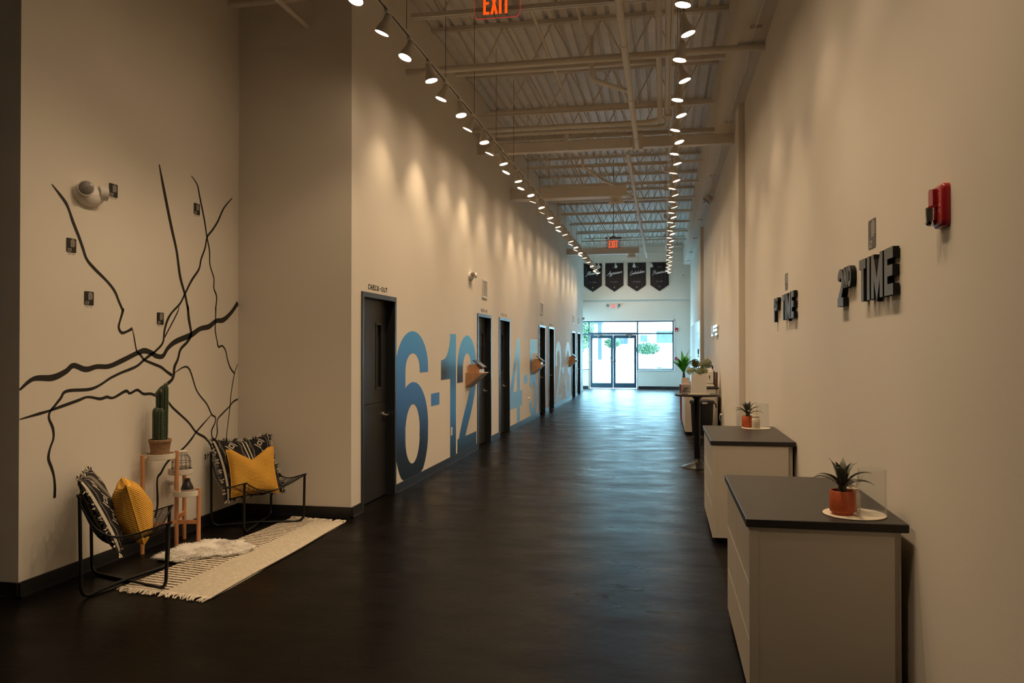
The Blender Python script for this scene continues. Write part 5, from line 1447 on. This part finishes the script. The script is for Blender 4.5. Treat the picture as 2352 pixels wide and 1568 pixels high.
# ================================================================== ALCOVE FURNITURE
def side_prof(u):
    return spl_at([(.285, .455), (.20, .432), (.06, .395), (-.07, .392), (-.165, .45), (-.235, .57), (-.275, .675)], u)
def mid_prof(u):
    return spl_at([(.205, .335), (.13, .305), (.03, .275), (-.09, .275), (-.185, .345), (-.255, .50), (-.300, .625)], u)
def spl_at(P, u):
    P = [Vector(p) for p in P]; n = len(P) - 1; k = min(n - 1, int(u * n)); t = u * n - k
    a = P[max(0, k - 1)]; b = P[k]; c = P[k + 1]; d = P[min(n, k + 2)]
    return 0.5 * ((2 * b) + (c - a) * t + (2 * a - 5 * b + 4 * c - d) * t * t + (3 * b - a - 3 * c + d) * t ** 3)
def shell(u, v):
    s = side_prof(u); m_ = mid_prof(u); w = abs(v) ** 1.8
    p = m_.lerp(s, w)
    return (p.x, v * .318, p.y)
HW, HD = .318, .25
def wire_chair(loc, rz, label):
    t = thing('wire_lounge_chair', label, 'chair', loc, rz, 'black wire lounge chairs')
    r = .0115
    for sg, dz in ((1, 0), (-1, .0)):
        a = Vector((-HD - .012, sg * HW, .665)); b = Vector((-HD, sg * HW, r)); c = Vector((HD, -sg * HW, r)); d = Vector((HD + .01, -sg * HW, .445))
        pts = [tuple(a), tuple(a.lerp(b, .5))] + bend(a, b, c, .075) + [tuple(b.lerp(c, .5) + Vector((0, 0, .0 if sg > 0 else .012)))] + bend(b, c, d, .075) + [tuple(c.lerp(d, .6)), tuple(d)]
        MB().tube(pts, r, 10).build('frame_tube', 'black_metal', t, True)
    rim = [shell(u / 24, -1) for u in range(25)] + [shell(1, -1 + v / 12) for v in range(1, 25)] + [shell(1 - u / 24, 1) for u in range(1, 25)] + [shell(0, 1 - v / 12) for v in range(1, 24)]
    MB().tube(rim, .0055, 8, closed=True).build('seat_rim', 'black_metal', t, True)
    mb = MB()
    for k in range(1, 34):
        v = -1 + 2 * k / 34
        mb.tube([shell(u / 20, v) for u in range(21)], .0025, 5, False)
    for k in range(1, 7):
        u = k / 7
        mb.tube([shell(u, -1 + q / 10) for q in range(21)], .0028, 5, False)
    mb.build('wire_seat', 'black_metal', t)
    for sg in (-1, 1):
        MB().tube([shell(0, sg), (HD + .012, sg * HW, .43)], .006, 6).build('seat_clip', 'black_metal', t)
    return t
CH1 = ((-3.645, 4.935, 0), R(33))
CH2 = ((-3.655, 6.765, 0), R(-27))
wire_chair(*CH1, 'black wire lounge chair at the left edge, nearest the viewer')
wire_chair(*CH2, 'black wire lounge chair in the corner beside the baseboard')

def pillow_fn(w, h, th, chop=0.0, sag=0.0, n=26):
    def fn(sgn):
        def g(a, b):
            u, v = a * 2 - 1, b * 2 - 1
            x = w / 2 * u * (1 - .09 * (1 - v * v)); y = h / 2 * v * (1 - .09 * (1 - u * u))
            y -= chop * max(0, 1 - abs(u) / .75) * max(0, v) ** 2.2
            z = sgn * th / 2 * max(0, (1 - u * u) * (1 - v * v)) ** .42 * (1 - .25 * chop / .1 * max(0, v) * max(0, 1 - abs(u) / .6))
            z += .010 * math.sin(5 * u + 2) * math.cos(4 * v) * (1 - max(abs(u), abs(v)) ** 4) + sag * (u * u)
            return (x, y, z)
        return g
    return fn
def cushion(name, chair, c, nrm, w, h, th, mat, label, chop=0, fringe=False, spin=0, sag=0, group=None):
    (loc, rz) = chair
    M = Matrix.Translation(loc) @ Matrix.Rotation(rz, 4, 'Z')
    N_ = (Matrix.Rotation(spin, 3, 'Z') @ Vector(nrm)).normalized()
    X_ = Vector((-N_.y, N_.x, 0)).normalized()           # along the chair width
    Y_ = N_.cross(X_)
    if Y_.z < 0: Y_ = -Y_; X_ = -X_
    B = Matrix((X_, Y_, N_)).transposed().to_4x4(); B.translation = Vector(c)
    Wm = M @ B
    t = bpy.data.objects.new(name, None); COL.objects.link(t); t.matrix_world = Wm
    tag(t, label, 'cushion', group)
    f = pillow_fn(w, h, th, chop, sag)
    mb = MB().grid(f(1), 26, 26); mb2 = MB().grid(f(-1), 26, 26)
    off = len(mb.v)
    mb.v += mb2.v; mb.f += [tuple(off + i for i in reversed(q)) for q in mb2.f]
    for i, q in mb2.uv.items(): mb.uv[off + i] = q
    mb.build('cover', mat, t, True)
    # seam piping around the edge
    e = [f(1)(i / 24, 0) for i in range(25)] + [f(1)(1, i / 24) for i in range(1, 25)] + [f(1)(1 - i / 24, 1) for i in range(1, 25)] + [f(1)(0, 1 - i / 24) for i in range(1, 24)]
    MB().tube(e, .004, 6, closed=True).build('seam', mat, t, True)
    if fringe:
        rr = random.Random(4)
        for nm, mt, k0 in (('fringe', 'yarn_cream', 0), ('fringe', 'yarn_black', 1)):
            mb = MB()
            for i, p in enumerate(e):
                for q in range(3):
                    if (i // 2 + k0) % 2: continue
                    p_ = Vector(p) + Vector((rr.uniform(-.008, .008), rr.uniform(-.008, .008), rr.uniform(-.006, .006)))
                    o_ = Vector((p[0] / (w / 2), p[1] / (h / 2), 0))
                    o_ = Vector((o_.x if abs(o_.x) > .8 else 0, o_.y if abs(o_.y) > .8 else 0, rr.uniform(-.5, .9))).normalized()
                    mb.tube([p_, p_ + o_ * .012 + Vector((rr.uniform(-.006, .006), rr.uniform(-.006, .006), .003)), p_ + o_ * .026 + Vector((rr.uniform(-.012, .012), rr.uniform(-.012, .012), 0))], [.003, .0045, .002], 4)
            mb.build(nm, mt, t)['kind'] = 'stuff'
cushion('patterned_cushion', CH1, (-.155, 0, .515), (.90, 0, .43), .60, .56, .15, 'tribal_cloth', 'black and cream patterned cushion on the nearest wire chair', 0, True, group='black patterned cushions')
cushion('mustard_cushion', CH1, (.03, -.01, .495), (.965, 0, .26), .40, .43, .24, 'mustard_cloth', 'mustard yellow cushion seen edge-on on the nearest wire chair', .0, spin=R(8), group='mustard cushions')
cushion('patterned_cushion', CH2, (-.155, 0, .52), (.90, 0, .43), .62, .58, .14, 'tribal_cloth', 'black and cream patterned cushion on the wire chair in the corner', .02, True, group='black patterned cushions')
cushion('mustard_cushion', CH2, (-.005, -.055, .495), (.93, 0, .36), .44, .44, .15, 'mustard_cloth', 'mustard yellow cushion with a chopped top on the corner chair', .10, spin=R(-16), group='mustard cushions')

# ------------------------------------------------------------------ bamboo plant stand
PL = [(-4.03, 5.63), (-3.915, 5.905), (-3.735, 5.935), (-4.005, 6.15)]
LT = [.775, .78, .475, .62]
TRZ = [(((PL[0][0] + PL[1][0]) / 2, (PL[0][1] + PL[1][1]) / 2), .775, .115), (((PL[1][0] + PL[3][0]) / 2, (PL[1][1] + PL[3][1]) / 2), .615, .100), (((PL[1][0] + PL[2][0]) / 2 - .004, (PL[1][1] + PL[2][1]) / 2), .460, .100)]
t = thing('plant_stand', 'three-tier bamboo plant stand with round cream trays', 'plant stand', (-3.93, 5.9, 0))
for (x, y), h in zip(PL, LT): wb(MB().tube([(x, y, 0), (x, y, h)], .0165, 14), 'leg', 'wood_bamboo', t, True)
for i, j, z in ((0, 1, .205), (1, 3, .225), (1, 2, .20)):
    a, b = Vector((*PL[i], z)), Vector((*PL[j], z)); d = (b - a).normalized(); s_ = Vector((-d.y, d.x, 0)) * .009
    wb(MB().hexa([tuple(q + o) for o in (Vector((0, 0, -.015)), Vector((0, 0, .015))) for q in (a - s_, b - s_, b + s_, a + s_)]), 'brace', 'wood_bamboo', t)
for (c, z, r) in TRZ:
    wb(MB().lathe([(0, -.045), (r - .004, -.045), (r, -.041), (r, -.001), (r - .0015, 0), (r - .004, 0), (r - .005, -.038), (0, -.039)], (c[0], c[1], z), 40), 'tray', 'enamel_white', t, True)
for (c, z, r), pr in zip(TRZ, ((0, 1), (1, 3), (1, 2))):
    for k in pr:
        p = Vector((*PL[k], z - .02)); q = Vector((c[0], c[1], z - .02)); d = (q - p).normalized()
        wb(MB().tube([p, q - d * (r - .004)], .006, 8), 'tray_pin', 'enamel_white', t, True)

# cactus in a seagrass basket on the top tray
(c, z, r) = TRZ[0]
t = thing('potted_cactus', 'tall column cactus in a woven basket on the top tray', 'potted plant', (c[0], c[1], z - .0385))
MB().lathe([(0, 0), (.058, 0), (.064, .004), (.074, .07), (.082, .128), (.088, .134), (.088, .148), (.082, .153), (.077, .15), (.074, .13), (0, .125)], n=36).build('basket', 'seagrass', t, True)
MB().lathe([(0, .128), (.074, .128)], n=20).build('soil', 'soil', t)
def cactus(x, y, z0, h, r, ph, lean=(0, 0)):
    mb = MB(); n = 64; rings = []; sp = MB(); ribs = 8
    m_ = 18
    for j in range(m_ + 1):
        q = j / m_; env = (1 if q < .86 else math.sqrt(max(0.0005, 1 - ((q - .86) / .14) ** 2))) * (.86 + .14 * min(1, q * 6))
        cx, cy, cz = x + lean[0] * q, y + lean[1] * q, z0 + h * q
        rings.append([(cx + r * env * (.80 + .20 * abs(math.cos(ribs / 2 * (2 * PI * k / n + ph)))) * math.cos(2 * PI * k / n), cy + r * env * (.80 + .20 * abs(math.cos(ribs / 2 * (2 * PI * k / n + ph)))) * math.sin(2 * PI * k / n), cz) for k in range(n)])
    mb.loft(rings, True)
    o = mb.build('cactus_column', 'cactus_green', t, True)
    rows = int(h / .0145)
    for k in range(ribs):
        a = 2 * PI * k / ribs - ph
        for j in range(rows):
            q = (j + .5) / rows; env = (1 if q < .86 else math.sqrt(max(0.01, 1 - ((q - .86) / .14) ** 2)))
            b = Vector((x + lean[0] * q + r * env * math.cos(a), y + lean[1] * q + r * env * math.sin(a), z0 + h * q))
            d = Vector((math.cos(a), math.sin(a), 0)); s = Vector((-math.sin(a), math.cos(a), 0))
            for dd in (d * .008 + s * .004, d * .008 - s * .004, d * .006 + Vector((0, 0, .006)), d * .006 - Vector((0, 0, .005))):
                i0 = len(sp.v); w_ = .0016
                sp.v += [tuple(b - d * .002 + s * w_), tuple(b - d * .002 - s * w_), tuple(b - d * .002 + Vector((0, 0, w_))), tuple(b + dd)]
                sp.f += [(i0, i0 + 1, i0 + 3), (i0 + 1, i0 + 2, i0 + 3), (i0 + 2, i0, i0 + 3)]
    so = sp.build('spines', 'cactus_spine', o); so['kind'] = 'stuff'
cactus(-.024, -.024, .125, .285, .0245, .1); cactus(.020, -.026, .125, .280, .0255, .5)
cactus(-.024, .024, .125, .430, .0245, .3, (-.004, 0)); cactus(.026, .020, .125, .480, .0255, .0, (.006, .0))

# wire-caged glass jar on the middle tray
(c, z, r) = TRZ[1]
t = thing('wire_jar', 'clear glass jar in a black wire cage on the middle tray', 'jar', (c[0] + .012, c[1] - .01, z - .0385))
MB().lathe([(0, .002), (.068, .002), (.072, .008), (.072, .10), (.066, .128), (.048, .148), (.046, .168), (.050, .170), (.050, .176), (.043, .176), (.043, .15), (.062, .125), (.068, .10), (.068, .008), (0, .006)], n=36).build('glass_body', 'glass_clear', t, True)
mb = MB()
for k in range(12):
    a = 2 * PI * k / 12
    mb.tube([(rr_ * math.cos(a), rr_ * math.sin(a), zz) for rr_, zz in ((.074, .004), (.0745, .10), (.068, .131), (.050, .152))], .0016, 5)
for rr_, zz in ((.0755, .004), (.0755, .05), (.0755, .098), (.051, .153)):
    mb.tube([(rr_ * math.cos(2 * PI * k / 32), rr_ * math.sin(2 * PI * k / 32), zz) for k in range(32)], .0018, 5, closed=True)
mb.build('wire_cage', 'black_metal', t, True)
MB().lathe([(.050, .174), (.052, .178), (.052, .186), (.04, .190), (0, .191)], n=28).build('lid', 'ceramic_cream', t, True)
MB().tube([(-.052, 0, .18), (-.066, -.004, .172), (-.06, -.004, .15), (-.05, 0, .155)], .0025, 6).build('clasp', 'black_metal', t, True)
# two-tone bud vase on the low tray
(c, z, r) = TRZ[2]
t = thing('bud_vase', 'small bud vase, black above and clay below, on the low tray', 'vase', (c[0], c[1], z - .0385))
MB().lathe([(0, 0), (.046, 0), (.049, .004), (.049, .046)], n=30).build('clay_base', 'jar_clay', t, True)
MB().lathe([(.049, .046), (.0485, .055), (.040, .080), (.028, .102), (.024, .112), (.0235, .130), (.019, .132), (.017, .11), (0, .10)], n=30).build('glazed_top', 'jar_glaze_black', t, True)

# ------------------------------------------------------------------ rug and sheepskin
ra, rb_, rc, rd = Vector((-3.600, 4.815)), Vector((-2.865, 4.705)), Vector((-2.890, 6.955)), Vector((-3.485, 7.055))
t = thing('runner_rug', 'cream woven runner rug with dark stripes and fringed ends', 'rug', (-3.2, 5.9, 0))
def rug_pt(u, v):
    p = ra.lerp(rb_, u).lerp(rd.lerp(rc, u), v)
    return (p.x + .006 * math.sin(9 * v + 3 * u), p.y, .0085 + .0012 * math.sin(31 * v) * math.cos(7 * u))
mb = MB().grid(rug_pt, 14, 60)
o = wb(mb, 'woven_field', 'rug_weave', t, True)
def edge_tube(pts): 
    return MB().tube(pts, .0045, 6)
wb(edge_tube([(*rug_pt(1, v / 40)[:2], .0055) for v in range(41)]), 'selvedge', 'yarn_black', t, True)
wb(edge_tube([(*rug_pt(0, v / 40)[:2], .0055) for v in range(41)]), 'selvedge', 'yarn_black', t, True)
wb(MB().hexa([(*rug_pt(0, 0)[:2], .001), (*rug_pt(1, 0)[:2], .001), (*rug_pt(1, 1)[:2], .001), (*rug_pt(0, 1)[:2], .001), (*rug_pt(0, 0)[:2], .006), (*rug_pt(1, 0)[:2], .006), (*rug_pt(1, 1)[:2], .006), (*rug_pt(0, 1)[:2], .006)]), 'backing', 'yarn_cream', t)
for v, sg in ((0, -1), (1, 1)):
    mb = MB(); rr = random.Random(8 + v)
    for k in range(64):
        p = Vector(rug_pt((k + .5) / 64, v)); ln = rr.uniform(.055, .10)
        dx = rr.uniform(-.5, .5); d = Vector((dx, sg * 1.0, 0)).normalized()
        q = p + d * ln * .5 + Vector((rr.uniform(-.008, .008), 0, .004)); e = p + d * ln + Vector((rr.uniform(-.02, .02), 0, -.003))
        mb.tube([p, (q.x, q.y, .010 + rr.uniform(0, .006)), (e.x, e.y, .0065)], [.0048, .0050, .0036], 5)
    ob = wb(mb, 'fringe', 'yarn_cream', t); ob['kind'] = 'stuff'

t = thing('sheepskin', 'fluffy white sheepskin under the plant stand', 'sheepskin', (-3.55, 5.76, .008))
rr = random.Random(5)
def sk_r(a):
    return .285 + .045 * math.sin(2 * a + .6) + .030 * math.sin(3 * a + 1.5) + .022 * math.sin(7 * a) + .012 * math.sin(11 * a + 2)
SKX, SKY = .92, 1.12
n = 60
rings = [[(SKX * q * sk_r(2 * PI * k / n) * math.cos(2 * PI * k / n), SKY * q * sk_r(2 * PI * k / n) * math.sin(2 * PI * k / n), z) for k in range(n)] for q, z in ((1, .003), (.98, .014), (.6, .020), (.05, .022))]
MB().loft(rings, True).build('hide', 'sheepskin', t, True)
mb = MB()
for i in range(11000):
    a = rr.uniform(0, 2 * PI); q = math.sqrt(rr.random()) * 1.0
    p = Vector((SKX * q * sk_r(a) * math.cos(a), SKY * q * sk_r(a) * math.sin(a), .016))
    sw = 2.2 * math.sin(3.1 * p.x * 6 + 1.3) * math.cos(2.7 * p.y * 6) + a
    d = Vector((math.cos(sw) * .8 + math.cos(a) * .8 * q, math.sin(sw) * .8 + math.sin(a) * .8 * q, rr.uniform(.35, 1.0))).normalized()
    ln = rr.uniform(.030, .058); s = d.cross(Vector((0, 0, 1))).normalized() * rr.uniform(.0012, .0024)
    m1 = p + d * ln * .55; e = p + d * ln + Vector((rr.uniform(-.01, .01), rr.uniform(-.01, .01), -.016))
    i0 = len(mb.v); mb.v += [tuple(p - s), tuple(p + s), tuple(m1 + s * .8), tuple(m1 - s * .8), tuple(e)]
    mb.f += [(i0, i0 + 1, i0 + 2, i0 + 3), (i0 + 3, i0 + 2, i0 + 4)]
ob = mb.build('fur', 'sheepskin', t); ob['kind'] = 'stuff'

# ================================================================== OUTSIDE
mb = MB()
mb.quad((-60, Y_END + .25, -.02), (60, Y_END + .25, -.02), (60, 37.5, -.06), (-60, 37.5, -.06))
tag(mb.build('sidewalk', 'pavement'), 'pale concrete sidewalk outside the glass doors', 'sidewalk', kind='structure')
mb = MB(); mb.quad((-60, 37.5, -.10), (60, 37.5, -.10), (60, 47, -.10), (-60, 47, -.10)); mb.quad((-60, 37.5, -.06), (60, 37.5, -.06), (60, 37.5, -.10), (-60, 37.5, -.10))
tag(mb.build('parking_lot', 'asphalt'), 'bright parking lot beyond the sidewalk', 'parking lot', kind='structure')
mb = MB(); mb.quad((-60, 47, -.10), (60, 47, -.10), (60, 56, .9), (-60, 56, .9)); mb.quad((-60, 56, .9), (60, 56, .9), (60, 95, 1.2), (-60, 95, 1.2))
tag(mb.build('grass_bank', 'pavement'), 'pale bank rising behind the parking lot', 'ground', kind='structure')
t = thing('office_building', 'white building with dark windows seen through the entrance glass', 'building', (-2, 75, 1.1))
wb(MB().box(-45, 45, 75, 85, .9, 9.5), 'wall', 'facade_white', t)
for (x0, x1, z0, z1) in ((-2.1, -1.43, 2.22, 2.85), (-.6, .9, 2.12, 3.25), (-4.08, -3.2, 2.02, 2.65), (-9.5, -8, 2.1, 3.2), (2.2, 3.6, 2.1, 3.2)):
    wo = wb(MB().box(x0 - .05, x1 + .05, 74.93, 75.01, z0 - .05, z1 + .05), 'window', 'facade_white', t)
    pn = MB().box(x0, x1, 74.90, 74.94, z0, z1).build('window_pane', 'window_dark', wo)
    pn2 = MB().box((x0 + x1) / 2 - .02, (x0 + x1) / 2 + .02, 74.88, 74.905, z0, z1).build('mullion', 'bark', wo)
def foliage(name, c, rx, ry, rz, count, size, mat, label, cat, stems, seed, group=None):
    t = thing(name, label, cat, (c[0], c[1], stems[0]), group=group)
    rr = random.Random(seed); mb = MB()
    for i in range(count):
        while True:
            p = Vector((rr.uniform(-1, 1), rr.uniform(-1, 1), rr.uniform(-1, 1)))
            if .15 < p.length < 1: break
        p = Vector((c[0] + p.x * rx, c[1] + p.y * ry, c[2] + p.z * rz))
        a = Vector((rr.uniform(-1, 1), rr.uniform(-1, 1), rr.uniform(-1, 1))).normalized(); b = a.orthogonal().normalized()
        s = size * rr.uniform(.6, 1.3)
        mb.quad(p - a * s, p + b * s * .5, p + a * s, p - b * s * .5)
    ob = wb(mb, 'foliage', mat, t); ob['kind'] = 'stuff'
    for k in range(stems[1]):
        a = 2 * PI * k / stems[1]
        wb(MB().tube([(c[0] + .15 * rx * math.cos(a), c[1], stems[0]), (c[0] + .5 * rx * math.cos(a), c[1] + .3 * ry * math.sin(a), c[2])], stems[2], 6), 'stem', 'bark', t)
foliage('hedge', (-.95, 51, 1.62), .85, .5, .38, 1500, .07, 'hedge_leaf', 'low green shrub standing on the bank outside', 'shrub', (.35, 6, .025), 31)
foliage('tree', (-5.6, 53, 2.9), 1.15, 1.0, 1.6, 2600, .11, 'tree_leaf', 'leafy green tree outside at the left edge of the glass', 'tree', (.55, 2, .06), 32)
foliage('bush', (-3.35, 54, 2.0), .55, .5, .35, 700, .08, 'hedge_leaf', 'small green bush outside behind the left glass door', 'shrub', (.65, 4, .02), 33)
t = thing('sign_post', 'pale blue grey post standing outside behind the glass', 'post', (-4.3, 55, .8))
wb(MB().rbox(-4.42, -4.14, 54.9, 55.1, .78, 4.6, .02), 'post_shaft', 'bark', t); wb(MB().rbox(-4.75, -4.05, 54.85, 55.15, 3.3, 4.7, .03), 'post_head', 'bark', t)
t = thing('parked_car', 'white parked car outside behind the right window', 'car', (.55, 43.5, -.10))
def car_sec(y, w, z0, z1, top): return [(-w, y, z0), (w, y, z0), (w * 1.01, y, z0 + .35), (w * .98, y, z1), (w * .78, y, top), (-w * .78, y, top), (-w * .98, y, z1), (-w * 1.01, y, z0 + .35)]
MB().loft([car_sec(-2.0, .82, .30, .80, .86), car_sec(-1.9, .90, .25, .95, 1.02), car_sec(-1.0, .92, .22, 1.02, 1.10), car_sec(-.35, .92, .22, 1.05, 1.68), car_sec(1.5, .92, .22, 1.05, 1.72), car_sec(2.2, .90, .28, 1.0, 1.10), car_sec(2.35, .85, .35, .8, .85)], True).build('car_body', 'car_white', t, True)
MB().hexa([(-.70, -1.02, 1.09), (.70, -1.02, 1.09), (.64, -.42, 1.60), (-.64, -.42, 1.60), (-.70, -1.04, 1.12), (.70, -1.04, 1.12), (.64, -.44, 1.63), (-.64, -.44, 1.63)]).build('windshield', 'car_white', t)
MB().box(-.60, .60, -2.03, -1.98, .62, .70).build('grille', 'car_dark', t)
MB().box(-.80, .80, -2.03, -1.99, .33, .39).build('bumper_gap', 'car_dark', t)
for sx in (-1, 1):
    MB().rbox(sx * .74 - .12, sx * .74 + .12, -2.02, -1.93, .68, .78, .01).build('headlamp', 'car_dark', t)
    for yy in (-1.3, 1.4): MB().tube([(sx * .72, yy, .31), (sx * .93, yy, .31)], .31, 20).build('wheel', 'car_dark', t, True)
